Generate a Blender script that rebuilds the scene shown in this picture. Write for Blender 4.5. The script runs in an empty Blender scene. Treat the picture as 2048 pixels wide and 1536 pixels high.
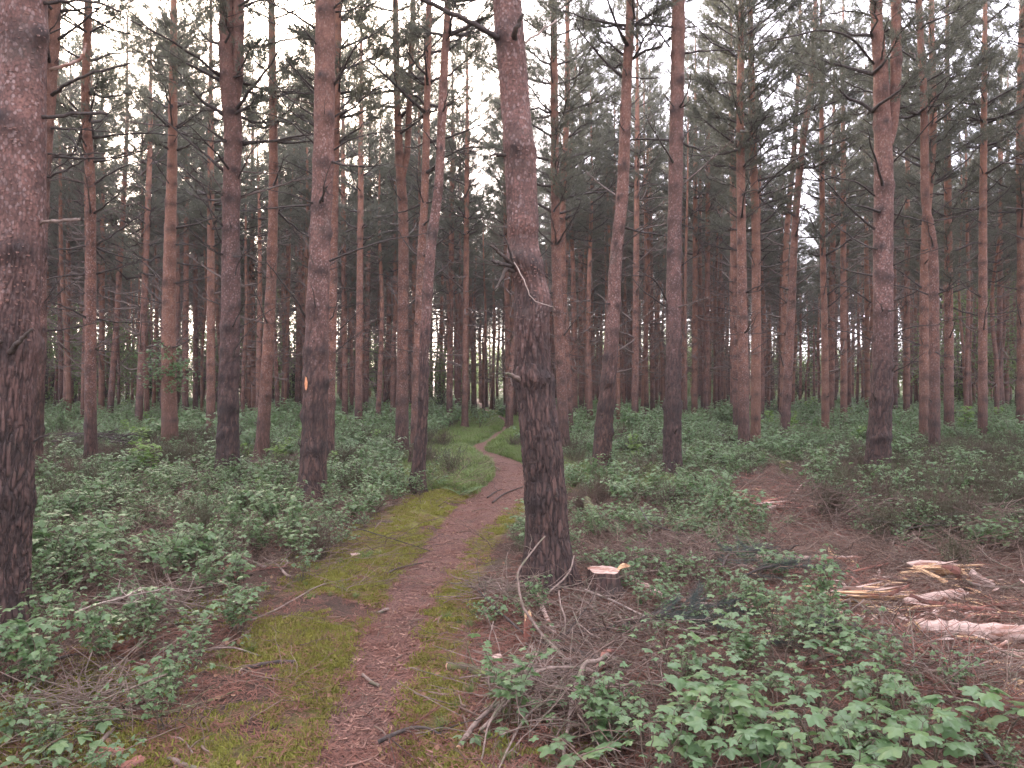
import bpy, math, random
import numpy as np
from mathutils import Vector
S = bpy.context.scene
COL = S.collection
random.seed(7)
RNG = np.random.default_rng(11)

# ------------------------------------------------------------------ camera, world, sun, exposure
F = 1600.0          # focal length in photo pixels (2048 wide)
EYE = 1.6
cam_d = bpy.data.cameras.new('camera')
cam_d.sensor_width = 36.0
cam_d.lens = F / 2048 * 36
cam_d.clip_end = 2000
cam = bpy.data.objects.new('camera', cam_d)
COL.objects.link(cam)
cam.location = (0, 0, EYE)
cam.rotation_euler = (math.radians(90), 0, 0)
S.camera = cam

SUN_EL, SUN_AZ = math.radians(19), math.radians(-26)   # azimuth from +Y, negative to the left
world = bpy.data.worlds.new('World')
S.world = world
world.use_nodes = True
wn, wl = world.node_tree.nodes, world.node_tree.links
wn.clear()
w_out = wn.new('ShaderNodeOutputWorld')
w_bg = wn.new('ShaderNodeBackground')
w_bg.inputs['Strength'].default_value = 0.12
sky = wn.new('ShaderNodeTexSky')
sky.sky_type = 'NISHITA'
sky.sun_disc = False
sky.sun_elevation = SUN_EL
sky.sun_rotation = SUN_AZ
sky.altitude = 50
sky.dust_density = 2.0
w_tc = wn.new('ShaderNodeTexCoord')
w_map = wn.new('ShaderNodeMapping')
w_map.inputs['Scale'].default_value = (1, 1, 3.0)
w_noise = wn.new('ShaderNodeTexNoise')
w_noise.inputs['Scale'].default_value = 2.2
w_noise.inputs['Detail'].default_value = 6
w_ramp = wn.new('ShaderNodeMapRange')
w_ramp.inputs['From Min'].default_value = 0.30
w_ramp.inputs['From Max'].default_value = 0.62
w_ramp.inputs['To Min'].default_value = 0.45
w_ramp.inputs['To Max'].default_value = 0.88
w_mix = wn.new('ShaderNodeMix')
w_mix.data_type = 'RGBA'
w_mix.inputs[7].default_value = (10.8, 10.1, 11.3, 1)     # thin bright cloud sheet
wl.new(w_tc.outputs['Generated'], w_map.inputs['Vector'])
wl.new(w_map.outputs['Vector'], w_noise.inputs['Vector'])
wl.new(w_noise.outputs['Fac'], w_ramp.inputs['Value'])
wl.new(w_ramp.outputs['Result'], w_mix.inputs[0])
wl.new(sky.outputs['Color'], w_mix.inputs[6])
w_dot = wn.new('ShaderNodeVectorMath'); w_dot.operation = 'DOT_PRODUCT'
w_dot.inputs[1].default_value = (math.sin(SUN_AZ) * math.cos(SUN_EL), math.cos(SUN_AZ) * math.cos(SUN_EL), math.sin(SUN_EL))
w_gl = wn.new('ShaderNodeMapRange'); w_gl.interpolation_type = 'SMOOTHSTEP'
w_gl.inputs['From Min'].default_value = 0.86; w_gl.inputs['From Max'].default_value = 1.0
w_glow = wn.new('ShaderNodeMix'); w_glow.data_type = 'RGBA'
w_glow.inputs[7].default_value = (44, 36, 29, 1)
wl.new(w_tc.outputs['Generated'], w_dot.inputs[0])
wl.new(w_dot.outputs['Value'], w_gl.inputs['Value'])
wl.new(w_gl.outputs['Result'], w_glow.inputs[0])
wl.new(w_mix.outputs[2], w_glow.inputs[6])
wl.new(w_glow.outputs[2], w_bg.inputs['Color'])
wl.new(w_bg.outputs['Background'], w_out.inputs['Surface'])

sun_d = bpy.data.lights.new('sun', 'SUN')
sun_d.energy = 1.5
sun_d.angle = math.radians(12)
sun_d.color = (1.0, 0.86, 0.70)
sun = bpy.data.objects.new('sun', sun_d)
COL.objects.link(sun)
sdir = Vector((math.sin(SUN_AZ) * math.cos(SUN_EL), math.cos(SUN_AZ) * math.cos(SUN_EL), math.sin(SUN_EL)))
sun.rotation_euler = sdir.to_track_quat('Z', 'Y').to_euler()

S.view_settings.view_transform = 'Standard'
S.view_settings.look = 'None'
S.view_settings.gamma = 1
S.view_settings.use_curve_mapping = False
S.view_settings.exposure = 2.6
S.render.engine = 'CYCLES'
S.cycles.max_bounces = 6
S.cycles.diffuse_bounces = 2
S.cycles.glossy_bounces = 2
S.cycles.transmission_bounces = 3
S.cycles.use_denoising = True
try:
    S.cycles.denoiser = 'OPENIMAGEDENOISE'
except Exception:
    pass

# ------------------------------------------------------------------ numeric helpers
def _h(i, j, k, s):
    n = (i.astype(np.int64) * 73856093) ^ (j.astype(np.int64) * 19349663) ^ (k.astype(np.int64) * 83492791) ^ (s * 2654435761)
    n &= 0xFFFFFFFF
    n = ((n ^ (n >> 13)) * 1274126177) & 0xFFFFFFFF
    n = ((n ^ (n >> 15)) * 2246822519) & 0xFFFFFFFF
    return ((n ^ (n >> 16)) & 0xFFFFFF) / float(0xFFFFFF)

def noise3(P, seed=0):
    P = np.asarray(P, float)
    I = np.floor(P).astype(np.int64)
    f = P - I
    f = f * f * (3 - 2 * f)
    out = 0
    for a in (0, 1):
        wa = f[:, 0] if a else 1 - f[:, 0]
        for b in (0, 1):
            wb = f[:, 1] if b else 1 - f[:, 1]
            for c in (0, 1):
                wc = f[:, 2] if c else 1 - f[:, 2]
                out = out + wa * wb * wc * _h(I[:, 0] + a, I[:, 1] + b, I[:, 2] + c, seed)
    return out

def fbm(P, o=4, seed=0):
    P = np.asarray(P, float)
    t, a, n = 0, 0.5, 0
    for i in range(o):
        t = t + a * noise3(P * 2 ** i, seed + i)
        n += a
        a *= .5
    return t / n

def fbm2(x, y, sc, o=3, seed=0):
    x = np.asarray(x, float).ravel(); y = np.asarray(y, float).ravel()
    return fbm(np.stack([x * sc, y * sc, np.full_like(x, .37)], 1), o, seed)

def voro(P, seed=0):
    """f2-f1 and the random number of the nearest cell"""
    I = np.floor(P).astype(np.int64)
    n = len(P)
    f1 = np.full(n, 9.); f2 = np.full(n, 9.); rid = np.zeros(n)
    for a in (-1, 0, 1):
        for b in (-1, 0, 1):
            for c in (-1, 0, 1):
                i, j, k = I[:, 0] + a, I[:, 1] + b, I[:, 2] + c
                q = np.stack([i + _h(i, j, k, seed), j + _h(i, j, k, seed + 1), k + _h(i, j, k, seed + 2)], 1)
                d = np.sqrt(((P - q) ** 2).sum(1))
                r = _h(i, j, k, seed + 5)
                m = d < f1
                f2 = np.where(m, f1, np.minimum(f2, d))
                rid = np.where(m, r, rid)
                f1 = np.where(m, d, f1)
    return f2 - f1, rid

def px2g(px, py, h=0.0):
    """a point h metres above the ground seen at this place of the photograph"""
    d = (EYE - h) * F / (py - 768.0)
    return ((px - 1024) / F * d, d, h)

# ------------------------------------------------------------------ mesh helpers
class Geo:
    def __init__(s):
        s.V = []; s.Fs = []; s.n = 0; s.A = {}
    def add(s, V, Fc, mat=0, smooth=True, **attrs):
        V = np.asarray(V, float).reshape(-1, 3)
        if not isinstance(Fc, list):
            Fc = [Fc]
        for f in Fc:
            f = np.asarray(f, np.int64)
            if len(f):
                s.Fs.append((f + s.n, mat, smooth))
        s.V.append(V)
        for k, v in attrs.items():
            s.A.setdefault(k, []).append((s.n, np.broadcast_to(np.asarray(v, float), (len(V),))))
        s.n += len(V)
        return s
    def mesh(s, name, mats):
        me = bpy.data.meshes.new(name)
        V = np.concatenate(s.V)
        me.vertices.add(len(V))
        me.vertices.foreach_set('co', V.astype(np.float32).ravel())
        li, st, mi, sm = [], [], [], []
        pos = 0
        for f, m, smo in s.Fs:
            k = f.shape[1]
            li.append(f.ravel())
            st.append(pos + np.arange(len(f)) * k)
            mi.append(np.full(len(f), m)); sm.append(np.full(len(f), smo))
            pos += f.size
        li = np.concatenate(li); st = np.concatenate(st)
        me.loops.add(len(li))
        me.loops.foreach_set('vertex_index', li.astype(np.int32))
        me.polygons.add(len(st))
        me.polygons.foreach_set('loop_start', st.astype(np.int32))
        me.polygons.foreach_set('material_index', np.concatenate(mi).astype(np.int32))
        me.polygons.foreach_set('use_smooth', np.concatenate(sm).astype(bool))
        for k, parts in s.A.items():
            at = me.attributes.new(k, 'FLOAT', 'POINT')
            buf = np.zeros(len(V), np.float32)
            for o, v in parts:
                buf[o:o + len(v)] = v
            at.data.foreach_set('value', buf)
        for m in mats:
            me.materials.append(m)
        me.update(calc_edges=True)
        return me

def obj(name, data, parent=None, loc=(0, 0, 0), rot=(0, 0, 0), scale=None):
    o = bpy.data.objects.new(name, data)
    COL.objects.link(o)
    o.location = loc; o.rotation_euler = rot
    if scale is not None:
        o.scale = (scale,) * 3 if np.isscalar(scale) else scale
    if parent is not None:
        o.parent = parent
    return o

def tag(o, label=None, cat=None, group=None, kind=None):
    if label: o['label'] = label
    if cat: o['category'] = cat
    if group: o['group'] = group
    if kind: o['kind'] = kind
    return o

def empty(name, loc, rz=0):
    return obj(name, None, None, loc, (0, 0, rz))

def tube(P, R, n=6, cap=True, wob=0, seed=0):
    P = np.asarray(P, float); m = len(P)
    R = np.broadcast_to(np.asarray(R, float), (m,))
    T = np.gradient(P, axis=0)
    T /= np.linalg.norm(T, axis=1)[:, None] + 1e-9
    up = np.array([0, 0, 1.]) if abs(T[0][2]) < .9 else np.array([1., 0, 0])
    N = np.zeros_like(P)
    v = np.cross(T[0], up); v /= np.linalg.norm(v); N[0] = v
    for i in range(1, m):
        v = N[i - 1] - T[i] * np.dot(N[i - 1], T[i])
        N[i] = v / (np.linalg.norm(v) + 1e-9)
    B = np.cross(T, N)
    a = np.arange(n) * 2 * np.pi / n
    ca, sa = np.cos(a), np.sin(a)
    V = P[:, None, :] + R[:, None, None] * (N[:, None, :] * ca[None, :, None] + B[:, None, :] * sa[None, :, None])
    V = V.reshape(-1, 3)
    if wob:
        cc = np.repeat(P, n, 0)
        k = 1 + wob * (fbm(V * 14 + seed, 3, seed) - .5) * 2
        V = cc + (V - cc) * k[:, None]
    i = np.arange(m - 1)[:, None] * n; j = np.arange(n)[None, :]
    Q = np.stack([i + j, i + (j + 1) % n, i + n + (j + 1) % n, i + n + j], -1).reshape(-1, 4)
    fs = [Q]
    if cap:
        V = np.concatenate([V, P[:1], P[-1:]])
        c0, c1 = m * n, m * n + 1
        jj = np.arange(n)
        t0 = np.stack([np.full(n, c0), (jj + 1) % n, jj], 1)
        t1 = np.stack([np.full(n, c1), (m - 1) * n + jj, (m - 1) * n + (jj + 1) % n], 1)
        fs.append(np.concatenate([t0, t1]))
    return V, fs

def smooth_path(pts, n=12):
    pts = np.asarray(pts, float)
    if len(pts) == 2:
        t = np.linspace(0, 1, n)[:, None]
        return pts[0] * (1 - t) + pts[1] * t
    k = len(pts)
    P = np.concatenate([[2 * pts[0] - pts[1]], pts, [2 * pts[-1] - pts[-2]]])
    out = []
    for u in np.linspace(0, k - 1 - 1e-6, n):
        i = int(u); t = u - i
        a, b, c, d = P[i], P[i + 1], P[i + 2], P[i + 3]
        out.append(.5 * ((2 * b) + (-a + c) * t + (2 * a - 5 * b + 4 * c - d) * t * t + (-a + 3 * b - 3 * c + d) * t ** 3))
    return np.array(out)

def rotm(rx, ry, rz):
    cx, sx, cy, sy, cz, sz = math.cos(rx), math.sin(rx), math.cos(ry), math.sin(ry), math.cos(rz), math.sin(rz)
    return np.array([[cz, -sz, 0], [sz, cz, 0], [0, 0, 1]]) @ np.array([[cy, 0, sy], [0, 1, 0], [-sy, 0, cy]]) @ np.array([[1, 0, 0], [0, cx, -sx], [0, sx, cx]])

# ------------------------------------------------------------------ materials
def mat(name):
    m = bpy.data.materials.new(name); m.use_nodes = True
    nt = m.node_tree
    return m, nt, nt.nodes['Principled BSDF'], nt.nodes['Material Output']

def nd(nt, typ, **kw):
    n = nt.nodes.new(typ)
    for k, v in kw.items():
        if k.startswith('i_'):
            n.inputs[k[2:].replace('_', ' ')].default_value = v
        else:
            setattr(n, k, v)
    return n

def mixc(nt, fac, a, b, blend='MIX'):
    n = nt.nodes.new('ShaderNodeMix'); n.data_type = 'RGBA'; n.blend_type = blend
    for sock, v in ((0, fac), (6, a), (7, b)):
        if isinstance(v, bpy.types.NodeSocket):
            nt.links.new(v, n.inputs[sock])
        elif sock == 0:
            n.inputs[0].default_value = v
        else:
            n.inputs[sock].default_value = (*v, 1)
    return n.outputs[2]

def rng(nt, v, a, b, c=0, d=1):
    n = nt.nodes.new('ShaderNodeMapRange')
    n.inputs['From Min'].default_value = a; n.inputs['From Max'].default_value = b
    n.inputs['To Min'].default_value = c; n.inputs['To Max'].default_value = d
    nt.links.new(v, n.inputs['Value'])
    return n.outputs['Result']

def mth(nt, op, a, b=None):
    n = nt.nodes.new('ShaderNodeMath'); n.operation = op
    for i, v in enumerate((a, b)):
        if v is None: continue
        if isinstance(v, bpy.types.NodeSocket): nt.links.new(v, n.inputs[i])
        else: n.inputs[i].default_value = v
    return n.outputs[0]

def coords(nt, scale=(1, 1, 1)):
    t = nt.nodes.new('ShaderNodeTexCoord'); m = nt.nodes.new('ShaderNodeMapping')
    m.inputs['Scale'].default_value = scale
    nt.links.new(t.outputs['Object'], m.inputs['Vector'])
    return m.outputs['Vector'], t

def noise_n(nt, vec, scale, detail=4, rough=.6):
    n = nd(nt, 'ShaderNodeTexNoise'); n.inputs['Scale'].default_value = scale
    n.inputs['Detail'].default_value = detail; n.inputs['Roughness'].default_value = rough
    if vec: nt.links.new(vec, n.inputs['Vector'])
    return n.outputs['Fac']

def attr(nt, name):
    n = nd(nt, 'ShaderNodeAttribute', attribute_name=name)
    return n.outputs['Fac']

def bump(nt, h, dist, strength, bsdf):
    b = nd(nt, 'ShaderNodeBump'); b.inputs['Distance'].default_value = dist; b.inputs['Strength'].default_value = strength
    nt.links.new(h, b.inputs['Height']); nt.links.new(b.outputs['Normal'], bsdf.inputs['Normal'])

def bark_material(name, near):
    m, nt, bs, out = mat(name)
    v, tc = coords(nt)
    sep = nd(nt, 'ShaderNodeSeparateXYZ'); nt.links.new(tc.outputs['Object'], sep.inputs[0])
    z = sep.outputs['Z']
    n1 = noise_n(nt, v, 1.6, 3)
    zz = mth(nt, 'ADD', z, mth(nt, 'MULTIPLY', n1, 1.6))
    oi = nd(nt, 'ShaderNodeObjectInfo')
    up = rng(nt, zz, *((2.0, 3.7) if near else (1.2, 3.0)))                                  # 0 plated grey bark, 1 flaky red bark
    # plated bark
    vl, _ = coords(nt, (24, 24, 5.5))
    fn = noise_n(nt, coords(nt, (40, 40, 12))[0], 1, 4)
    wv = nd(nt, 'ShaderNodeVectorMath', operation='ADD')
    nse = nd(nt, 'ShaderNodeTexNoise'); nse.inputs['Scale'].default_value = 1.3; nt.links.new(vl, nse.inputs['Vector'])
    nt.links.new(vl, wv.inputs[0]); nt.links.new(nse.outputs['Color'], wv.inputs[1])
    vo = nd(nt, 'ShaderNodeTexVoronoi', feature='DISTANCE_TO_EDGE'); vo.inputs['Scale'].default_value = 1
    nt.links.new(wv.outputs[0], vo.inputs['Vector'])
    fur = rng(nt, vo.outputs['Distance'], 0.0, .16)
    voc = nd(nt, 'ShaderNodeTexVoronoi', feature='F1'); voc.inputs['Scale'].default_value = 1
    nt.links.new(wv.outputs[0], voc.inputs['Vector'])
    cr = nd(nt, 'ShaderNodeSeparateColor'); nt.links.new(voc.outputs['Color'], cr.inputs[0])
    lowc = mixc(nt, cr.outputs[0], (.048, .026, .022), (.150, .084, .068))
    lowc = mixc(nt, rng(nt, fn, .35, .7), lowc, (.088, .046, .036))
    lowc = mixc(nt, rng(nt, fur, 0, 1, .8, 0), lowc, (.012, .008, .008))
    # flaky bark
    v2, _ = coords(nt, (60, 60, 42))
    vf = nd(nt, 'ShaderNodeTexVoronoi', feature='F1'); vf.inputs['Scale'].default_value = 1
    nt.links.new(v2, vf.inputs['Vector'])
    cf = nd(nt, 'ShaderNodeSeparateColor'); nt.links.new(vf.outputs['Color'], cf.inputs[0])
    fe = rng(nt, vf.outputs['Distance'], .25, .75)
    n2 = noise_n(nt, v, 7, 5, .65)
    upc = mixc(nt, rng(nt, n2, .35, .68), *(((.115, .059, .048), (.285, .148, .122)) if near else ((.135, .064, .046), (.310, .145, .098))))
    upc = mixc(nt, rng(nt, cf.outputs[0], .72, 1.0, 0, .75), upc, (.42, .31, .29))
    upc = mixc(nt, rng(nt, fe, .3, 1, 0, .55), upc, (.050, .030, .028))
    upc = mixc(nt, rng(nt, zz, 4.5, 9, 0, .55), upc, (.38, .18, .11))
    c = mixc(nt, up, lowc, upc)
    n5 = noise_n(nt, coords(nt, (1, 1, .45))[0], 6, 4, .6)
    c = mixc(nt, rng(nt, n5, .48, .72, 0, .5), c, (.045, .028, .026))
    # tree to tree differences
    r = oi.outputs['Random']
    c = mixc(nt, rng(nt, r, 0, .45, .28, 0), c, (.050, .034, .033))
    c = mixc(nt, rng(nt, r, .55, 1, 0, .38), c, (.27, .135, .085))
    # lichen-grey film and knots
    n3 = noise_n(nt, v, 2.3, 5, .7)
    c = mixc(nt, rng(nt, n3, .56, .72, 0, .35), c, (.10, .105, .085))
    c = mixc(nt, attr(nt, 'knot'), c, (.030, .021, .020))
    if near:
        c = mixc(nt, mth(nt, 'MULTIPLY', attr(nt, 'crev'), .85), c, (.020, .013, .012))
    nt.links.new(c, bs.inputs['Base Color'])
    bs.inputs['Roughness'].default_value = .82
    hgt = nd(nt, 'ShaderNodeMix'); hgt.data_type = 'FLOAT'
    nt.links.new(up, hgt.inputs[0])
    nt.links.new(mth(nt, 'ADD', fur, mth(nt, 'MULTIPLY', fn, .35)), hgt.inputs[2])
    nt.links.new(mth(nt, 'ADD', mth(nt, 'MULTIPLY', cf.outputs[1], .5), mth(nt, 'MULTIPLY', n2, .4)), hgt.inputs[3])
    bump(nt, hgt.outputs[0], .012, .8, bs)
    return m

def simple(name, c1, c2, scale=8, rough=.8, bdist=.004, stretch=(1, 1, 1), c3=None, island=False, spec=.5):
    m, nt, bs, out = mat(name)
    v, tc = coords(nt, stretch)
    n = noise_n(nt, v, scale, 5, .65)
    c = mixc(nt, rng(nt, n, .32, .68), c1, c2)
    if c3:
        n2 = noise_n(nt, v, scale * .37, 3)
        c = mixc(nt, rng(nt, n2, .5, .62), c, c3)
    if island:
        g = nd(nt, 'ShaderNodeNewGeometry')
        c = mixc(nt, rng(nt, g.outputs['Random Per Island'], 0, 1, 0, .8), c, c2)
    nt.links.new(c, bs.inputs['Base Color'])
    bs.inputs['Roughness'].default_value = rough
    bs.inputs['Specular IOR Level'].default_value = spec
    if bdist: bump(nt, n, bdist, .7, bs)
    return m

def leaf_material(name, ca, cb, cc, trans=.35, rough=.42, spec=.5):
    """three colours spread over leaves and plants, with some light passing through"""
    m, nt, bs, out = mat(name)
    g = nd(nt, 'ShaderNodeNewGeometry'); oi = nd(nt, 'ShaderNodeObjectInfo')
    c = mixc(nt, g.outputs['Random Per Island'], ca, cb)
    c = mixc(nt, rng(nt, oi.outputs['Random'], .35, 1, 0, .75), c, cc)
    v, tc = coords(nt)
    n = noise_n(nt, v, 40, 3)
    c = mixc(nt, rng(nt, n, .3, .75, 0, .3), c, tuple(x * .55 for x in ca))
    nt.links.new(c, bs.inputs['Base Color'])
    bs.inputs['Roughness'].default_value = rough
    bs.inputs['Specular IOR Level'].default_value = spec
    tr = nd(nt, 'ShaderNodeBsdfTranslucent')
    tcx = mixc(nt, .5, c, tuple(min(1, x * 1.6) for x in cb))
    nt.links.new(tcx, tr.inputs['Color'])
    ms = nd(nt, 'ShaderNodeMixShader'); ms.inputs[0].default_value = trans
    nt.links.new(bs.outputs[0], ms.inputs[1]); nt.links.new(tr.outputs[0], ms.inputs[2])
    nt.links.new(ms.outputs[0], out.inputs['Surface'])
    return m

M = {}
M['bark'] = bark_material('pine_bark', False)
M['bark_near'] = bark_material('pine_bark_near', True)
M['twig'] = simple('dead_branch_bark', (.030, .023, .022), (.085, .068, .058), 30, .85, .003)
M['twig_far'] = simple('dry_grey_branch_bark', (.085, .064, .056), (.19, .145, .125), 30, .85, .0)
M['twig_pale'] = simple('pale_dead_wood', (.26, .20, .17), (.46, .38, .33), 25, .8, .003)
M['branch'] = simple('fallen_branch_bark', (.12, .085, .072), (.29, .215, .18), 26, .85, .004, c3=(.13, .12, .08))
M['heap'] = simple('brown_brash_twigs', (.060, .038, .030), (.170, .112, .088), 26, .85, .003)
M['mossy'] = simple('mossy_bark', (.07, .055, .042), (.13, .125, .055), 22, .9, .005, c3=(.12, .14, .045))
M['dark'] = simple('dark_wet_bark', (.030, .023, .020), (.085, .062, .05), 30, .8, .004)
M['cut'] = simple('cut_wood', (.46, .33, .27), (.58, .45, .40), 18, .7, .002, c3=(.60, .34, .22))
M['splinter'] = simple('torn_yellow_wood', (.50, .30, .14), (.66, .47, .30), 20, .7, .004, (1, 8, 8), c3=(.38, .19, .10))
M['pinkwood'] = simple('debarked_pink_wood', (.36, .24, .20), (.60, .46, .40), 9, .75, .005, (1, 6, 6), c3=(.27, .13, .09))
M['redwood'] = simple('red_inner_bark', (.20, .075, .055), (.34, .15, .11), 14, .8, .006, c3=(.12, .05, .04))
M['needle'] = leaf_material('pine_needles', (.096, .102, .078), (.142, .146, .110), (.122, .126, .100), .48, .45)
M['needle_wet'] = leaf_material('fallen_pine_foliage', (.035, .055, .050), (.060, .085, .070), (.05, .07, .06), .15, .5)
M['under'] = leaf_material('undergrowth_leaves', (.080, .148, .062), (.155, .250, .105), (.125, .195, .085), .34, .36, .6)
M['under_y'] = leaf_material('yellow_green_leaves', (.13, .22, .05), (.17, .28, .07), (.15, .24, .06), .4, .45)
M['maple'] = leaf_material('sycamore_leaves', (.095, .175, .078), (.145, .240, .105), (.170, .265, .090), .32, .36, .55)
M['broad'] = leaf_material('broadleaf_foliage', (.10, .15, .06), (.17, .23, .09), (.14, .17, .08), .45, .5)
M['deadleaf'] = leaf_material('dead_leaves', (.16, .085, .05), (.30, .18, .11), (.20, .10, .06), .1, .7, .3)
M['stem'] = simple('green_brown_stem', (.06, .055, .035), (.12, .085, .06), 20, .7, 0)
M['cane'] = leaf_material('dead_canes', (.080, .050, .040), (.30, .215, .170), (.12, .08, .06), .0, .8, .3)
M['heather'] = leaf_material('heather_twigs', (.085, .062, .048), (.170, .125, .095), (.075, .078, .050), .1, .8, .3)
M['heather_g'] = leaf_material('heather_green', (.070, .078, .046), (.115, .115, .068), (.10, .08, .06), .1, .8, .3)
M['grass'] = leaf_material('grass_blades', (.100, .160, .045), (.165, .235, .062), (.16, .18, .07), .35, .5)
M['moss'] = leaf_material('moss_tufts', (.130, .145, .030), (.270, .265, .060), (.19, .17, .05), .25, .85, .2)
M['fern'] = leaf_material('fern_fronds', (.09, .17, .06), (.12, .21, .07), (.10, .18, .06), .4, .5)
M['chip'] = leaf_material('wood_chips', (.075, .034, .026), (.42, .25, .195), (.20, .10, .08), .0, .85, .3)
M['litter'] = leaf_material('needle_litter', (.13, .052, .038), (.28, .13, .095), (.19, .085, .062), .05, .8, .3)

def ground_material():
    m, nt, bs, out = mat('forest_floor')
    v, tc = coords(nt)
    nA = noise_n(nt, v, 1.1, 5, .6); nB = noise_n(nt, v, 9, 6, .7); nC = noise_n(nt, v, 55, 4, .7)
    base = mixc(nt, rng(nt, nB, .3, .7), (.028, .019, .016), (.100, .062, .046))
    base = mixc(nt, rng(nt, nC, .45, .75, 0, .7), base, (.17, .105, .078))
    base = mixc(nt, rng(nt, nA, .5, .7, 0, .5), base, (.065, .062, .030))
    lit = mixc(nt, rng(nt, nB, .36, .64), (.085, .032, .024), (.255, .105, .075))
    lit = mixc(nt, rng(nt, nC, .5, .8, 0, .6), lit, (.30, .18, .14))
    mos = mixc(nt, rng(nt, nC, .3, .75), (.100, .108, .020), (.240, .235, .050))
    mos = mixc(nt, rng(nt, nB, .46, .60, 0, .8), mos, (.105, .066, .042))
    pth = mixc(nt, rng(nt, nC, .36, .64), (.070, .036, .030), (.260, .140, .112))
    pth = mixc(nt, rng(nt, nB, .5, .72, 0, .6), pth, (.048, .028, .026))
    grs = mixc(nt, rng(nt, nC, .3, .7), (.050, .080, .024), (.095, .140, .036))
    jit = mth(nt, 'MULTIPLY', mth(nt, 'SUBTRACT', nB, .5), .9)
    def edge(a):
        return rng(nt, mth(nt, 'ADD', attr(nt, a), jit), .35, .65)
    c = mixc(nt, edge('litter'), base, lit)
    c = mixc(nt, edge('moss'), c, mos)
    c = mixc(nt, edge('grass'), c, grs)
    c = mixc(nt, edge('path'), c, pth)
    nt.links.new(c, bs.inputs['Base Color'])
    bs.inputs['Roughness'].default_value = .9
    bs.inputs['Specular IOR Level'].default_value = .3
    bump(nt, mth(nt, 'ADD', nB, nC), .03, 1.0, bs)
    return m
M['ground'] = ground_material()

# ------------------------------------------------------------------ the lie of the land
PATH = [(1700, 690, 108), (1536, 712, 96), (1400, 738, 80), (1300, 768, 70), (1200, 808, 59), (1100, 880, 50), (1050, 927, 52),
        (1000, 985, 60), (960, 1030, 50), (930, 1018, 34), (912, 992, 26), (900, 958, 15), (890, 962, 14), (880, 982, 7),
        (870, 994, 7), (860, 1007, 6), (850, 1016, 9), (842, 1014, 9), (828, 988, 5), (816, 966, 6), (805, 962, 5), (794, 962, 5)]
PP = []
for y, x, hw in PATH:
    d = EYE * F / (y - 768)
    PP.append(((x - 1024) / F * d, d, hw / F * d))
PP = np.array([(PP[0][0] - .1, -3.0, .3)] + PP)
PP[:, 2] = np.clip(PP[:, 2], .14, .42)
_t = smooth_path(PP, 120)

def path_dist(x, y):
    """signed distance to the path edge (negative inside) and which side (+1 right)"""
    x = np.asarray(x, float); y = np.asarray(y, float)
    best = np.full(x.shape, 1e9); side = np.zeros(x.shape)
    for a, b in zip(_t[:-1], _t[1:]):
        ex, ey = b[0] - a[0], b[1] - a[1]
        L = ex * ex + ey * ey + 1e-9
        t = np.clip(((x - a[0]) * ex + (y - a[1]) * ey) / L, 0, 1)
        dx, dy = x - a[0] - t * ex, y - a[1] - t * ey
        d = np.hypot(dx, dy) - (a[2] + t * (b[2] - a[2]))
        m = d < best
        best = np.where(m, d, best); side = np.where(m, np.sign(dx * ey - dy * ex), side)
    return best, side

def height(x, y):
    x = np.atleast_1d(np.asarray(x, float)); y = np.atleast_1d(np.asarray(y, float))
    sh = x.shape
    x, y = x.ravel(), y.ravel()
    h = (fbm2(x, y, .28, 3, 3) - .5) * .16 + (fbm2(x, y, 1.7, 3, 9) - .5) * .05 + (fbm2(x, y, 7, 2, 19) - .5) * .018
    near = np.clip(1 - (y - 30) / 30, 0, 1)
    pd, sd = path_dist(x, y)
    h -= near * .055 / (1 + np.exp((pd - .05) / .06))
    h += near * .045 * np.exp(-((pd - .38) / .20) ** 2)
    h += .10 * np.exp(-((x - .35) ** 2 + (y - 6.2) ** 2) / .5)            # root mound of the near pine
    return h.reshape(sh)

def H1(x, y): return float(height(x, y)[0])

def poly_in(pts, X, Y):
    pts = np.asarray(pts, float); c = np.zeros(X.shape, bool)
    j = len(pts) - 1
    for i in range(len(pts)):
        xi, yi = pts[i]; xj, yj = pts[j]
        hit = ((yi > Y) != (yj > Y)) & (X < (xj - xi) * (Y - yi) / (yj - yi + 1e-9) + xi)
        c ^= hit
        j = i
    return c
def gpoly(L): return [px2g(x, y)[:2] for x, y in L]
Z_LITTER = gpoly([(1470, 985), (1540, 930), (1620, 945), (1650, 1035), (1740, 1085), (2200, 1125), (2500, 1300), (2300, 1700), (2050, 1600), (1960, 1470), (1890, 1370), (1700, 1285), (1570, 1200), (1540, 1110), (1500, 1050)])
Z_LEAFY = gpoly([(1130, 1750), (1190, 1540), (1240, 1420), (1300, 1300), (1420, 1200), (1640, 1220), (1760, 1300), (1900, 1390), (2010, 1480), (2050, 1750)])
Z_BRASH = gpoly([(1045, 1150), (1180, 1100), (1400, 1085), (1500, 1115), (1600, 1210), (1420, 1200), (1300, 1300), (1230, 1420), (1160, 1700), (820, 1700), (890, 1350), (960, 1200)])
Z_LOWLEFT = gpoly([(-600, 1330), (60, 1330), (250, 1260), (400, 1190), (560, 1110), (700, 1050), (760, 1100), (700, 1220), (640, 1330), (600, 1500), (560, 1800), (-900, 1800)])
Z_HEATH = gpoly([(1640, 925), (1800, 905), (2400, 890), (2600, 1105), (1760, 1085), (1665, 1040)])
Z_HEAP = gpoly([(880, 1330), (960, 1215), (1060, 1180), (1200, 1170), (1290, 1240), (1270, 1330), (1225, 1430), (1180, 1560), (1120, 1750), (760, 1750)])
Z_BARE = gpoly([(150, 850), (420, 860), (440, 900), (330, 960), (60, 980), (60, 920)])

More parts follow.
